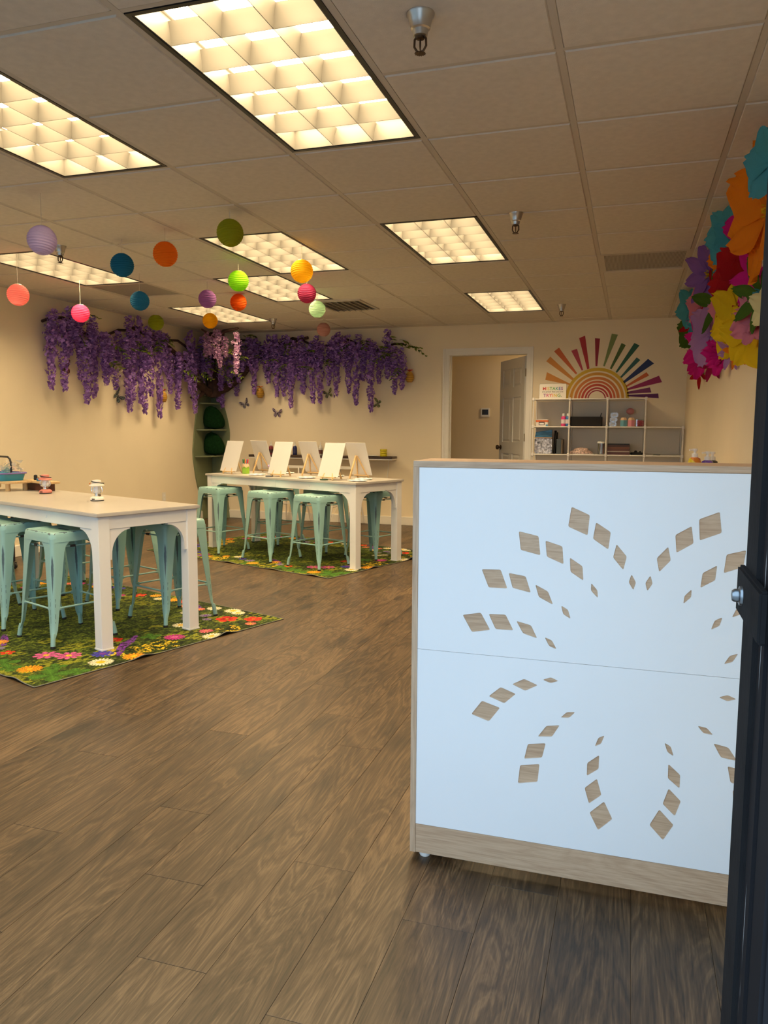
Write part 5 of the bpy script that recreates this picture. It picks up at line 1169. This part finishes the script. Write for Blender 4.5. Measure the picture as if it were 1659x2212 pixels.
part('bin_wall', MB().box(-0.163, 0.163, -0.11, -0.106, 0, 0.105).box(-0.163, 0.163, 0.106, 0.11, 0, 0.105).box(-0.163, -0.159, -0.106, 0.106, 0, 0.105).box(0.159, 0.163, -0.106, 0.106, 0, 0.105).box(-0.159, 0.159, -0.106, 0.106, 0, 0.004), m_fab, bn)
o = part('black_pen', MB().tube([(0, 0, 0), (0.028, 0, 0.125)], 0.005, 8), m_black, None, smooth=True, loc=(-0.345, 8.72, Z1+0.02)); tag(o, 'black pen sticking out of the fabric bin', 'pen')
m_foil = M('silver_foil', (0.60, 0.57, 0.55), 0.25, metal=0.9, bump=0.6, bs=40)
for k_, (z, h, lab) in enumerate(((0, 0.05, 'lowest silver foil packet in the top shelf row'), (0.05, 0.045, 'middle silver foil packet in the top shelf row'), (0.098, 0.05, 'topmost silver foil packet in the top shelf row'))):
    o = box_thing('foil_packet', lab, 'packet', -0.235+0.006*k_, -0.16+0.008*k_, 8.74, 8.79, Z1+z, h, m_foil, bevel=0.008); o['group'] = 'silver foil packets'
    part('packet_label', MB().box(-0.02, 0.018, -0.0262, -0.0245, 0.012, 0.034), M('packet_label', (0.55, 0.58, 0.66), 0.6), o)
def pencil_box(x, label, col):
    t = thing('pencil_holder', label, 'holder', (x, ys, Z1), 0, 'pencil-shaped holders')
    part('body', MB().add(*loft([[(px, py, z) for px, py in hexp(r)] for r, z in ((0.037, 0), (0.039, 0.003), (0.039, 0.068))])), M('holder_plastic', col, 0.45), t)
    part('tip', MB().add(*loft([[(px, py, z) for px, py in hexp(r)] for r, z in ((0.0385, 0.068), (0.034, 0.086), (0.026, 0.095))])), m_cupwood, t)
pencil_box(-0.086, 'blue pencil-shaped holder on the cube shelf', (0.14, 0.36, 0.44)); pencil_box(-0.006, 'pink pencil-shaped holder on the cube shelf', (0.72, 0.28, 0.32))
pf_ = thing('pink_puff', 'round pink puff on a thin stick behind the pink holder', 'puff', (-0.022, 8.88, Z1))
part('ball', MB().ball((0, 0, 0.165), 0.042, 18, 12, (1, 1, 0.85)), M('pink_fuzz', (0.66, 0.28, 0.28), 0.95, bump=0.4, bs=120), pf_, smooth='all')
part('stick', MB().tube([(0, 0, 0.0), (0, 0, 0.13)], 0.003, 6).lathe([(0.02, 0), (0.02, 0.004)], 12), m_steel, pf_)
def M_mix(name, sc=90, sat=1.0):
    m, nt, N, L, P = nodes(name)
    tc = N.new('ShaderNodeTexCoord'); v = N.new('ShaderNodeTexVoronoi'); v.inputs['Scale'].default_value = sc; L.new(tc.outputs['Object'], v.inputs[0])
    hs = N.new('ShaderNodeHueSaturation'); hs.inputs['Saturation'].default_value = sat; L.new(v.outputs['Color'], hs.inputs['Color']); L.new(hs.outputs[0], P.inputs['Base Color']); P.inputs['Roughness'].default_value = 0.4
    return m
m_beads = M_mix('mixed_beads', 120); m_print = M_mix('printed_film', 45, 0.35)
bj = thing('bead_box', 'clear box of red and mixed beads, right end of the top row', 'box', (0.083, ys, Z1))
m_redbead = M('red_beads', (0.40, 0.04, 0.05), 0.3, var=0.9, vs=120, bump=0.6, bs=150)
part('beads', MB().box(-0.038, 0.038, -0.025, 0.025, 0.003, 0.066), m_redbead, bj, bevel=0.004)
part('clear_case', MB().box(-0.042, 0.042, -0.029, 0.029, 0, 0.078), m_jar, bj, bevel=0.003, seg=1)
# middle row
bp = thing('craft_bag', 'clear bag of printed craft pieces with blue header, left of middle row', 'bag', (-0.927, 8.75, Z2))
part('bag_body', MB().box(-0.098, 0.092, -0.035, 0.035, 0, 0.175), M('shiny_mixed_film', (0.55, 0.5, 0.48), 0.12, metal=0.5, var=0.85, vs=38, bump=0.8, bs=50), bp, bevel=0.012)
part('orange_edge', MB().box(-0.099, 0.093, -0.036, 0.036, 0.172, 0.180), M('orange_card', (0.6, 0.28, 0.06), 0.6), bp)
part('blue_header', MB().add([(-0.095, -0.03, 0.18), (0.09, -0.03, 0.18), (0.09, -0.02, 0.265), (-0.085, -0.02, 0.24), (-0.095, 0.03, 0.18), (0.09, 0.03, 0.18), (0.09, 0.02, 0.265), (-0.085, 0.02, 0.24)], [(0,1,2,3),(5,4,7,6),(0,1,5,4),(1,2,6,5),(2,3,7,6),(3,0,4,7)]), M('blue_wave_film', (0.05, 0.2, 0.38), 0.3, var=0.8, vs=14, stretch=(0.6, 1, 2.5)), bp)
for k_, lab in enumerate(('black folder leaning beside the craft bag', 'second black folder leaning beside the craft bag')):
    o = part('black_folder', MB().box(-0.004, 0.004, -0.11, 0.11, 0, 0.255-0.02*k_), m_fab, None, loc=(-0.818+0.016*k_, 8.80, Z2+0.001), rot=(0, R(3), 0)); tag(o, lab, 'folder', 'black folders on the shelf')
bd = thing('binder', 'dark grey binder standing beside the black folders', 'binder', (-0.752, 8.79, Z2))
part('cover', MB().box(-0.03, 0.022, -0.11, 0.11, 0, 0.165), M('binder_grey', (0.06, 0.07, 0.075), 0.5), bd, bevel=0.003, seg=1)
part('spine_strip', MB().box(0.022, 0.036, -0.108, 0.10, 0.004, 0.16), M('binder_brown', (0.14, 0.10, 0.06), 0.6), bd)
hb = MB(); n = 20; rings = []
for i in range(9):
    f = i/8; k_ = math.sqrt(max(0, 1-f*f))*(1+0.06*math.sin(9*f))
    rings.append([((0.115*k_+0.006*math.sin(5*j+i))*math.cos(2*math.pi*j/n), (0.06*k_+0.005*math.cos(3*j+i))*math.sin(2*math.pi*j/n), 0.07*f) for j in range(n)])
bag = thing('pompom_bag', 'clear bag of small mixed pink and green beads', 'bag', (-0.52, 8.76, Z2+0.004))
part('bag_body', hb.add(*loft(rings)), M('mixed_pastel_beads', (0.48, 0.33, 0.28), 0.3, var=0.9, vs=90, bump=0.5, bs=100), bag, smooth='all')
o = box_thing('paper_sheet', 'white paper sheets lying under the bead bag', 'paper', -0.60, -0.38, 8.69, 8.84, Z2, 0.004, m_white)
pj = thing('pencil_jar', 'clear jar of coloured pencils with white lid', 'jar', (-0.307, 8.74, Z2))
part('jar_body', MB().lathe([(0.038, 0), (0.04, 0.003), (0.04, 0.125), (0.037, 0.125), (0.037, 0.005)], 20), m_jar, pj, smooth=True)
part('jar_lid', MB().lathe([(0.042, 0.122), (0.042, 0.136), (0.038, 0.138)], 20), m_white, pj, smooth=True)
part('wire_bail', MB().tube([(-0.04, 0, 0.13), (-0.025, 0, 0.155), (0.02, 0, 0.155), (0.04, 0, 0.13)], 0.0018, 6), m_steel, pj)
for i, cl in enumerate([(0.6, 0.25, 0.05), (0.05, 0.15, 0.4), (0.5, 0.05, 0.05), (0.6, 0.5, 0.1), (0.05, 0.05, 0.05), (0.6, 0.55, 0.5), (0.2, 0.05, 0.2)]):
    a = 2*math.pi*i/7; part('pencil', MB().tube([(0.024*math.cos(a), 0.024*math.sin(a), 0.006), (0.030*math.cos(a+0.2), 0.030*math.sin(a+0.2), 0.115)], 0.004, 6), M('pencil_paint', cl, 0.4), pj)
zb = 0
for i, (h, cl, lab) in enumerate([(0.03, (0.10, 0.035, 0.03), 'dark maroon sketchbook, bottom of the stack'), (0.010, (0.45, 0.38, 0.33), 'clear-wrapped pale pad in the book stack'), (0.022, (0.13, 0.05, 0.035), 'brown sketchbook in the middle of the stack'),
                                  (0.024, (0.16, 0.06, 0.03), 'rust brown sketchbook near the top of the stack'), (0.020, (0.07, 0.03, 0.02), 'dark brown sketchbook under the topmost'), (0.012, (0.012, 0.012, 0.01), 'black sketchbook on top of the stack')]):
    o = box_thing('sketchbook', lab, 'book', -0.243, -0.012-0.003*(i % 2), 8.69, 8.85, Z2+zb, h-0.0006, M('book_cover', cl, 0.5), bevel=0.0015, seg=1); o['group'] = 'sketchbooks stacked on the shelf'; zb += h
cm_ = thing('camera_strap_bundle', 'black bundle beside the sketchbooks on the shelf', 'bundle', (0.06, 8.76, Z2))
part('bundle_body', MB().add(*loft([[(x*1.0, y, z) for x, y in stadium(a, b, 0.02)] for a, b, z in ((0.06, 0.035, 0), (0.066, 0.04, 0.01), (0.06, 0.035, 0.026), (0.03, 0.02, 0.03))])).ball((-0.01, 0, 0.032), 0.016, 10, 8).ball((0.035, 0, 0.028), 0.013, 10, 8), m_fab, cm_, smooth='all')
o = box_thing('grey_card', 'thin grey card on the right compartment shelf', 'card', 0.23, 0.30, 8.70, 8.76, SZc[3]+0.0075, 0.006, m_slot)
# sign
sg = thing('quote_sign', 'white metal sign with rainbow lettering leaning on the cube shelf', 'sign', (-0.845, 8.75, Z3)); sg.rotation_euler = (R(-8), 0, R(2))
m_signw = M('sign_enamel', (0.78, 0.74, 0.68), 0.18, metal=0.0, spec=0.8)
part('sign_plate', MB().prism([(x, z+0.084) for x, z in stadium(0.146, 0.084, 0.012, 4)], 0, 0.002, 'y'), m_signw, sg)
part('sign_rim', MB().tube([(x, 0.001, z+0.084) for x, z in stadium(0.146, 0.084, 0.012, 4)], 0.0016, 5, closed=True), M('tin_edge', (0.12, 0.10, 0.09), 0.5, metal=0.5), sg)
LC = {'red': (0.62, 0.04, 0.03), 'orange': (0.75, 0.24, 0.03), 'yellow': (0.62, 0.45, 0.03), 'green': (0.08, 0.30, 0.05), 'teal': (0.03, 0.28, 0.28), 'blue': (0.05, 0.12, 0.42), 'purple': (0.20, 0.04, 0.26), 'pink': (0.55, 0.06, 0.22), 'ink': (0.06, 0.05, 0.05)}
ML = {k_: M('letter_'+k_, v, 0.5) for k_, v in LC.items()}
def word(txt, cols, size, z, bold):
    cu_ = bpy.data.curves.new('lettering', 'FONT'); cu_.body = txt; cu_.size = size; cu_.align_x = 'CENTER'; cu_.extrude = 0.0003; cu_.offset = bold; cu_.space_character = 1.08
    used = []
    for i, c in enumerate(cols):
        if c not in used: used.append(c); cu_.materials.append(ML[c])
    for i, c in enumerate(cols): cu_.body_format[i].material_index = used.index(c)
    tmp = bpy.data.objects.new('lettering', cu_); COL.objects.link(tmp)
    dg = bpy.context.evaluated_depsgraph_get(); dg.update()
    me = bpy.data.meshes.new_from_object(tmp.evaluated_get(dg)); bpy.data.objects.remove(tmp)
    link('lettering', me, sg, (0, -0.0006, z), (R(90), 0, 0))
word('MISTAKES', ['red', 'orange', 'yellow', 'green', 'green', 'teal', 'blue', 'purple'], 0.047, 0.098, 0.0009)
word('are proof that you are', ['ink']*22, 0.023, 0.072, 0.0002)
word('TRYING.', ['purple', 'pink', 'red', 'orange', 'yellow', 'green', 'ink'], 0.050, 0.022, 0.0009)

# ------------------------------------------------------------------ sun decal on the back wall
RAYS = [('amber', [[-0.9396, 1.8208], [-0.9554, 1.7349], [-0.6846, 1.6753], [-0.6806, 1.6888]]), ('amber', [[-0.9066, 1.9944], [-0.9502, 1.9431], [-0.6577, 1.7262], [-0.6406, 1.7467]]), ('burnt', [[-0.8127, 2.0918], [-0.8669, 2.051], [-0.619, 1.7903], [-0.6062, 1.8044]]), ('rose', [[-0.6155, 2.0732], [-0.6783, 2.0534], [-0.5569, 1.8322], [-0.5421, 1.839]]), ('red', [[-0.5323, 2.2154], [-0.5963, 2.1899], [-0.4985, 1.8454], [-0.4734, 1.853]]), ('crimson', [[-0.4251, 2.1839], [-0.3713, 2.1779], [-0.3897, 1.8771], [-0.4097, 1.8775]]), ('lightgreen', [[-0.2475, 2.2285], [-0.1822, 2.2142], [-0.3116, 1.873], [-0.3274, 1.8786]]), ('green', [[-0.1414, 2.123], [-0.0955, 2.0999], [-0.2372, 1.8398], [-0.2557, 1.8507]]), ('darkgreen', [[-0.0076, 2.1202], [0.0481, 2.0925], [-0.1775, 1.8008], [-0.1933, 1.8108]]), ('teal', [[0.0236, 1.9652], [0.0618, 1.9348], [-0.1284, 1.7436], [-0.1442, 1.7544]]), ('navy', [[0.1418, 1.9461], [0.2055, 1.8952], [-0.0955, 1.6858], [-0.1108, 1.7054]]), ('burnt', [[0.1307, 1.8026], [0.159, 1.7664], [-0.0743, 1.6424], [-0.0818, 1.6592]]), ('magenta', [[0.2616, 1.7631], [0.2952, 1.6931], [-0.0662, 1.6079], [-0.0703, 1.6256]]), ('plum', [[0.1724, 1.6387], [0.1906, 1.5826], [-0.0649, 1.5708], [-0.0656, 1.592]]), ('purple', [[0.262, 1.5714], [0.269, 1.5207], [-0.0587, 1.5433], [-0.061, 1.5584]])]
DC = {'amber': (0.62, 0.25, 0.04), 'burnt': (0.60, 0.13, 0.03), 'rose': (0.50, 0.06, 0.09), 'red': (0.42, 0.025, 0.03), 'crimson': (0.30, 0.012, 0.03), 'lightgreen': (0.20, 0.26, 0.08), 'green': (0.06, 0.12, 0.02), 'darkgreen': (0.02, 0.11, 0.06), 'teal': (0.025, 0.11, 0.10), 'navy': (0.015, 0.035, 0.13), 'magenta': (0.30, 0.015, 0.10), 'plum': (0.18, 0.03, 0.12), 'purple': (0.10, 0.012, 0.11)}
MD = {k_: M('decal_'+k_, v, 0.6) for k_, v in DC.items()}
sn_ = thing('sun_decal', 'large rainbow sunburst decal on the back wall above the cube shelf', 'wall decal', (0, YW, 0))
for c, q in RAYS: part('ray', MB().prism(q, -0.0018, -0.0004, 'y'), MD[c], sn_)
cxs, czs = -0.386, 1.515
for (r1, r0, col) in [(0.345, 0.311, (0.62, 0.40, 0.02)), (0.294, 0.264, (0.62, 0.30, 0.03)), (0.246, 0.216, (0.62, 0.20, 0.04)), (0.203, 0.181, (0.60, 0.12, 0.03)), (0.169, 0.144, (0.52, 0.06, 0.025)), (0.130, 0.111, (0.45, 0.03, 0.03)), (0.100, 0.087, (0.32, 0.015, 0.03))]:
    n = 48; ox = [(cxs+r1*math.cos(math.pi*i/n), czs+r1*math.sin(math.pi*i/n)) for i in range(n+1)]; ix = [(cxs+r0*math.cos(math.pi*i/n), czs+r0*math.sin(math.pi*i/n)) for i in range(n+1)]
    vs = [(x, y, z) for y in (-0.0018, -0.0004) for x, z in ox+ix]; vs = [(x, y, z) for x, y, z in vs]
    k_ = n+1; fs = []
    for i in range(n):
        fs += [(i, i+1, k_+i+1, k_+i), (2*k_+i, 3*k_+i, 3*k_+i+1, 2*k_+i+1), (i, 2*k_+i, 2*k_+i+1, i+1), (k_+i, k_+i+1, 3*k_+i+1, 3*k_+i)]
    part('arc', MB().add(vs, fs), M('decal_arc', col, 0.6), sn_)

# ------------------------------------------------------------------ crepe paper flowers on the right wall
PC = {'orange': (0.80, 0.22, 0.008), 'teal': (0.08, 0.36, 0.42), 'magenta': (0.62, 0.012, 0.22), 'violet': (0.26, 0.12, 0.40), 'red': (0.42, 0.008, 0.012), 'pink': (0.68, 0.22, 0.28), 'yellow': (0.78, 0.52, 0.01), 'peach': (0.72, 0.36, 0.20), 'lilac': (0.42, 0.22, 0.48), 'crimson': (0.32, 0.008, 0.06), 'cream': (0.75, 0.64, 0.30), 'leaf': (0.07, 0.14, 0.015)}
MPF = {k_: M_trans('crepe_'+k_, v, 0.25, 0.75, bump=0.35, bs=1.0, stretch=(90, 8, 8)) for k_, v in PC.items()}
def petal_mesh(seed, long=1.0, wid=0.62, cup=0.25, ruff=0.04):
    r = random.Random(seed); nu, nv = 12, 11; vs = []; fs = []; p1, p2 = r.uniform(0, 6), r.uniform(0, 6)
    for i in range(nu+1):
        u = i/nu
        w_ = wid*(math.sin(math.pi*min(1, 0.10+0.78*u))**0.8) if u < 1 else wid*0.45
        for j in range(nv):
            v = j/(nv-1)*2-1
            x = u*long*(1+0.03*math.sin(v*9+p2)*u)-0.07*long*u*v*v*1.6; y = v*w_*0.5*(0.35+0.65*min(1, u*2.2))
            z = cup*(u**1.6)*(0.6)+0.16*v*v*(1-u)*0.6-0.28*cup*max(0, u-0.7)*3+ruff*math.sin(v*7+p1)*u*u+0.012*math.sin(v*13+p2)*u
            vs.append((x, y, z))
    for i in range(nu):
        for j in range(nv-1): fs.append((i*nv+j, i*nv+j+1, (i+1)*nv+j+1, (i+1)*nv+j))
    return vs, fs
PETALS = {}
def petal_for(col, kind, k_):
    key = (col, kind, k_)
    if key not in PETALS:
        a = {'big': (1.0, 0.85, 0.32, 0.05), 'round': (1.0, 1.0, 0.2, 0.04), 'leaf': (1.15, 0.42, 0.18, 0.02), 'narrow': (1.05, 0.48, 0.35, 0.03), 'ruffle': (0.9, 0.75, 0.8, 0.10)}[kind]
        PETALS[key] = MB().add(*petal_mesh(k_*7+len(kind), *a)).mesh('petal', MPF[col], smooth='all')
    return PETALS[key]
def centre_mesh():
    r = random.Random(4); mb = MB()
    for i in range(34):
        a = r.uniform(0, 6.28); q = r.uniform(0, 0.16); h = r.uniform(0.12, 0.30)
        b = Vector((q*math.cos(a), q*math.sin(a), 0)); t_ = b*1.5+Vector((0, 0, h)); s = Vector((-math.sin(a), math.cos(a), 0))*0.035
        mb.add([tuple(b-s*.5), tuple(b+s*.5), tuple(t_+s), tuple(t_-s)], [(0, 1, 2, 3)])
    return mb.mesh('centre', None)
def fringe(col):
    me = centre_mesh(); me.materials.append(MPF[col]); return me
CEN = {c: fringe(c) for c in ('yellow', 'peach', 'teal', 'orange')}
def paper_flower(col, y, z, r, kind, n, label, prot=0.10, tilt=(0, 0), rings=1, cen='yellow', spin=0.0, cscale=1.0, flat=0.20):
    t = thing('paper_flower', label, 'paper flower', (XR-prot, y, z), 0, 'giant crepe paper flowers on the right wall')
    # local +z points out of the wall (-X), turned a little towards the door and down
    d = Vector((-1, (-0.18 if r > 0.26 else -0.55)+tilt[0], -0.10+tilt[1]*0.7)).normalized()
    q = d.to_track_quat('Z', 'Y'); t.rotation_mode = 'QUATERNION'; t.rotation_quaternion = q
    for g in range(rings):
        k_ = 1-0.38*g; up = flat+0.28*g
        for i in range(n if g == 0 else max(4, n-2)):
            a = spin+2*math.pi*(i+0.5*g)/(n if g == 0 else max(4, n-2))
            o = link('petal', petal_for(col, kind, (i+g) % 3), t, (0, 0, 0.02*r*g), None, r*k_*rb.uniform(0.92, 1.06))
            o.rotation_euler = Euler((rb.uniform(-0.12, 0.12), -up+rb.uniform(-0.1, 0.1), a), 'XYZ')
    if cen: link('centre', CEN[cen], t, (0, 0, 0.03*r), None, min(r*1.1, 0.13)*cscale)
    # wire stem back to the wall
    inv = q.to_matrix().inverted(); b0 = inv @ Vector((prot-0.001, 0, 0))
    part('wire_stem', MB().tube([(0, 0, 0), tuple(b0)], 0.003, 5), m_leafstem, t)
m_leafstem = M('florist_wire', (0.05, 0.10, 0.02), 0.7)
FL = [('orange', 3.24, 1.975, 0.245, 'big', 6, 'giant orange paper flower with yellow centre, nearest the doorway', 0.11, (0, 0), 1, 'yellow', 0.3),
 ('teal', 3.10, 2.10, 0.12, 'round', 5, 'teal paper flower at the right picture edge over the giant orange one', 0.20, (0, 0), 1, None, 0.2),
 ('teal', 4.35, 2.15, 0.15, 'round', 6, 'teal paper flower left of the giant orange one', 0.19, (0, 0), 2, None, 0.0),
 ('magenta', 4.10, 2.13, 0.12, 'big', 5, 'magenta paper flower tucked behind the giant orange one', 0.07, (0, 0), 1, 'yellow', 0.5),
 ('violet', 5.27, 2.13, 0.19, 'narrow', 8, 'violet paper flower with small yellow centre', 0.20, (0, 0), 1, 'yellow', 0.1),
 ('orange', 4.75, 2.13, 0.13, 'big', 5, 'small orange paper flower between violet and teal ones', 0.12, (0, 0), 1, 'yellow', 0.7),
 ('red', 3.95, 1.85, 0.195, 'round', 7, 'large red paper flower under the giant orange one', 0.12, (0, 0), 2, 'yellow', 0.4),
 ('teal', 4.75, 2.0, 0.09, 'round', 4, 'small blue-teal paper flower left of the large red one', 0.14, (0, 0), 1, None, 0.9),
 ('pink', 5.95, 2.15, 0.12, 'narrow', 7, 'pink paper flower left of the violet one, close to the ceiling', 0.11, (0, 0), 2, None, 0.0),
 ('teal', 6.75, 2.15, 0.16, 'round', 5, 'teal round-petalled paper flower furthest up the wall', 0.22, (0, 0), 1, None, 0.8),
 ('pink', 5.89, 2.03, 0.13, 'round', 5, 'pale pink round-petalled paper flower beside the teal one', 0.22, (0, 0), 1, None, 0.2),
 ('red', 5.25, 1.99, 0.14, 'leaf', 6, 'narrow-petalled red paper flower left of the dark green leaves', 0.09, (0, 0), 1, None, 0.5),
 ('leaf', 4.92, 1.90, 0.17, 'leaf', 5, 'dark green paper leaves in the middle of the flower bank', 0.14, (0, 0), 1, None, 0.3),
 ('pink', 4.47, 1.82, 0.13, 'round', 5, 'pink paper flower between green leaves and yellow flower', 0.13, (0, 0), 1, None, 0.6),
 ('yellow', 3.92, 1.69, 0.165, 'big', 5, 'large yellow paper flower with peach tuft', 0.14, (0, 0.0), 1, 'peach', 1.1),
 ('yellow', 3.68, 1.57, 0.145, 'big', 5, 'lower yellow paper flower with broad drooping petals', 0.12, (0, -0.4), 1, None, 0.2),
 ('leaf', 3.36, 1.69, 0.13, 'leaf', 7, 'bright green paper leaves with teal tuft near the door frame', 0.11, (0, 0), 1, 'teal', 0.1),
 ('pink', 3.45, 1.61, 0.12, 'ruffle', 7, 'ruffled pink paper flower near the door frame', 0.10, (0, 0), 2, 'yellow', 0.0),
 ('red', 3.72, 1.63, 0.11, 'ruffle', 6, 'ruffled red paper flower beside the ruffled pink one', 0.07, (0, 0), 1, None, 0.0),
 ('magenta', 3.62, 1.81, 0.12, 'narrow', 6, 'magenta paper flower peeking out below the giant orange one', 0.06, (0, 0), 1, None, 0.0),
 ('teal', 6.03, 1.95, 0.13, 'ruffle', 8, 'fringed teal paper flower on the left part of the bank', 0.12, (0, 0), 2, 'teal', 0.0),
 ('lilac', 5.06, 1.74, 0.19, 'round', 6, 'lilac paper flower with broad petals, lower middle', 0.19, (0, 0), 1, None, 0.25),
 ('yellow', 4.38, 1.66, 0.13, 'round', 5, 'small yellow paper flower between lilac and large yellow ones', 0.12, (0, -0.2), 1, None, 0.4),
 ('magenta', 5.54, 1.73, 0.20, 'narrow', 7, 'large magenta paper flower at the lower left', 0.12, (0, -0.2), 1, 'yellow', 0.0),
 ('leaf', 7.35, 2.03, 0.17, 'round', 5, 'olive green paper leaves at the far left end', 0.13, (0, 0), 1, None, 0.2),
 ('red', 6.91, 2.03, 0.13, 'leaf', 6, 'small red paper flower beside the far olive leaves', 0.12, (0, 0), 1, 'yellow', 0.2),
 ('violet', 6.38, 1.92, 0.13, 'narrow', 6, 'small violet paper flower between red and magenta ones', 0.12, (0, 0), 1, None, 0.3),
 ('magenta', 4.74, 1.59, 0.12, 'ruffle', 7, 'ruffled magenta paper flower under the lilac one', 0.10, (0, -0.2), 2, None, 0.0),
 ('lilac', 4.38, 1.57, 0.09, 'narrow', 6, 'small drooping lilac paper flower under the yellow ones', 0.09, (0, -0.3), 1, None, 0.0),
 ('orange', 4.16, 1.555, 0.08, 'leaf', 5, 'small drooping orange paper flower along the lower edge', 0.08, (0, -0.3), 1, None, 0.4),
 ('magenta', 6.18, 1.67, 0.13, 'ruffle', 7, 'ruffled magenta paper flower at the lower left tip', 0.11, (0, -0.2), 1, None, 0.2),
 ('crimson', 5.25, 1.60, 0.12, 'narrow', 6, 'dark crimson paper flower along the lower edge', 0.09, (0, -0.3), 1, None, 0.1),
 ('leaf', 6.21, 1.75, 0.09, 'round', 4, 'small green paper leaves over the lower left magenta flower', 0.15, (0, 0), 1, None, 0.5),
 ('cream', 3.20, 1.62, 0.09, 'big', 5, 'cream yellow paper flower half hidden by the door frame', 0.11, (0, 0), 1, None, 0.0),
 ('orange', 6.99, 2.28, 0.09, 'leaf', 6, 'small orange paper flower nearest the ceiling at the far end', 0.08, (0, 0), 1, 'yellow', 0.2),
 ('red', 6.35, 1.60, 0.10, 'leaf', 5, 'red-orange paper petals at the lowest left tip', 0.08, (0, -0.3), 1, None, 0.9)]
for f in FL: paper_flower(f[0], f[1]*1.07, 1.166+(f[2]-1.166)*1.07, f[3]*1.12, f[4], f[5], f[6], max(0.03, f[7]*0.40), f[8], f[9], f[10], f[11])

# ------------------------------------------------------------------ pump bottles on a side table behind the desk
st_ = thing('side_table', 'small pale side table against the right wall behind the desk', 'table', (0.33, 4.75, 0))
part('table_top', MB().box(-0.20, 0.20, -0.35, 0.35, 0.87, 0.89), m_oak_x, st_)
for x in (-0.18, 0.18):
    for y in (-0.33, 0.33): part('leg', MB().box(x-0.015, x+0.015, y-0.015, y+0.015, 0, 0.87), m_white, st_)
def rainbow_mat():
    m, nt, N, L, P = nodes('rainbow_label')
    tc = N.new('ShaderNodeTexCoord'); s = N.new('ShaderNodeSeparateXYZ'); L.new(tc.outputs['Object'], s.inputs[0])
    a = math_n(N, L, 'ADD', math_n(N, L, 'MULTIPLY', s.outputs[2], 6.0), math_n(N, L, 'MULTIPLY', s.outputs[0], 5.0))
    r = N.new('ShaderNodeValToRGB'); e = r.color_ramp.elements; r.color_ramp.interpolation = 'CONSTANT'
    e[0].position = 0.0; e[0].color = (0.05, 0.30, 0.5, 1); e[1].position = 0.85; e[1].color = (0.55, 0.03, 0.03, 1)
    for p, c in ((0.25, (0.06, 0.35, 0.06)), (0.45, (0.70, 0.55, 0.03)), (0.65, (0.70, 0.22, 0.02))): x = e.new(p); x.color = (*c, 1)
    L.new(a, r.inputs[0]); L.new(r.outputs[0], P.inputs['Base Color']); P.inputs['Roughness'].default_value = 0.3
    return m
def pump(x, y, label, mat, h):
    t = thing('pump_bottle', label, 'bottle', (x, y, 0.89), 0, 'pump bottles behind the desk')
    part('body', MB().lathe([(0.032, 0), (0.035, 0.004), (0.035, h-0.03), (0.028, h-0.008), (0.014, h)], 20), mat, t, smooth=True)
    part('pump_collar', MB().lathe([(0.017, h-0.002), (0.017, h+0.018), (0.008, h+0.02), (0.006, h+0.034)], 14), m_white, t, smooth=True)
    part('pump_head', MB().lathe([(0.012, h+0.032), (0.014, h+0.038), (0.013, h+0.046)], 12).tube([(0, 0, h+0.040), (-0.03, -0.02, h+0.038)], 0.005, 8), m_white, t, smooth=True)
m_rain = rainbow_mat()
pump(0.335, 4.55, 'rainbow pump bottle with white pump, left of three', m_rain, 0.135)
pump(0.40, 4.55, 'purple and blue pump bottle with white pump, middle of three', M('violet_gel', (0.10, 0.04, 0.32), 0.2, var=0.9, vs=30), 0.120)
pump(0.44, 4.72, 'black pump bottle with white pump, right of three', M('black_gel', (0.012, 0.012, 0.015), 0.2), 0.115)
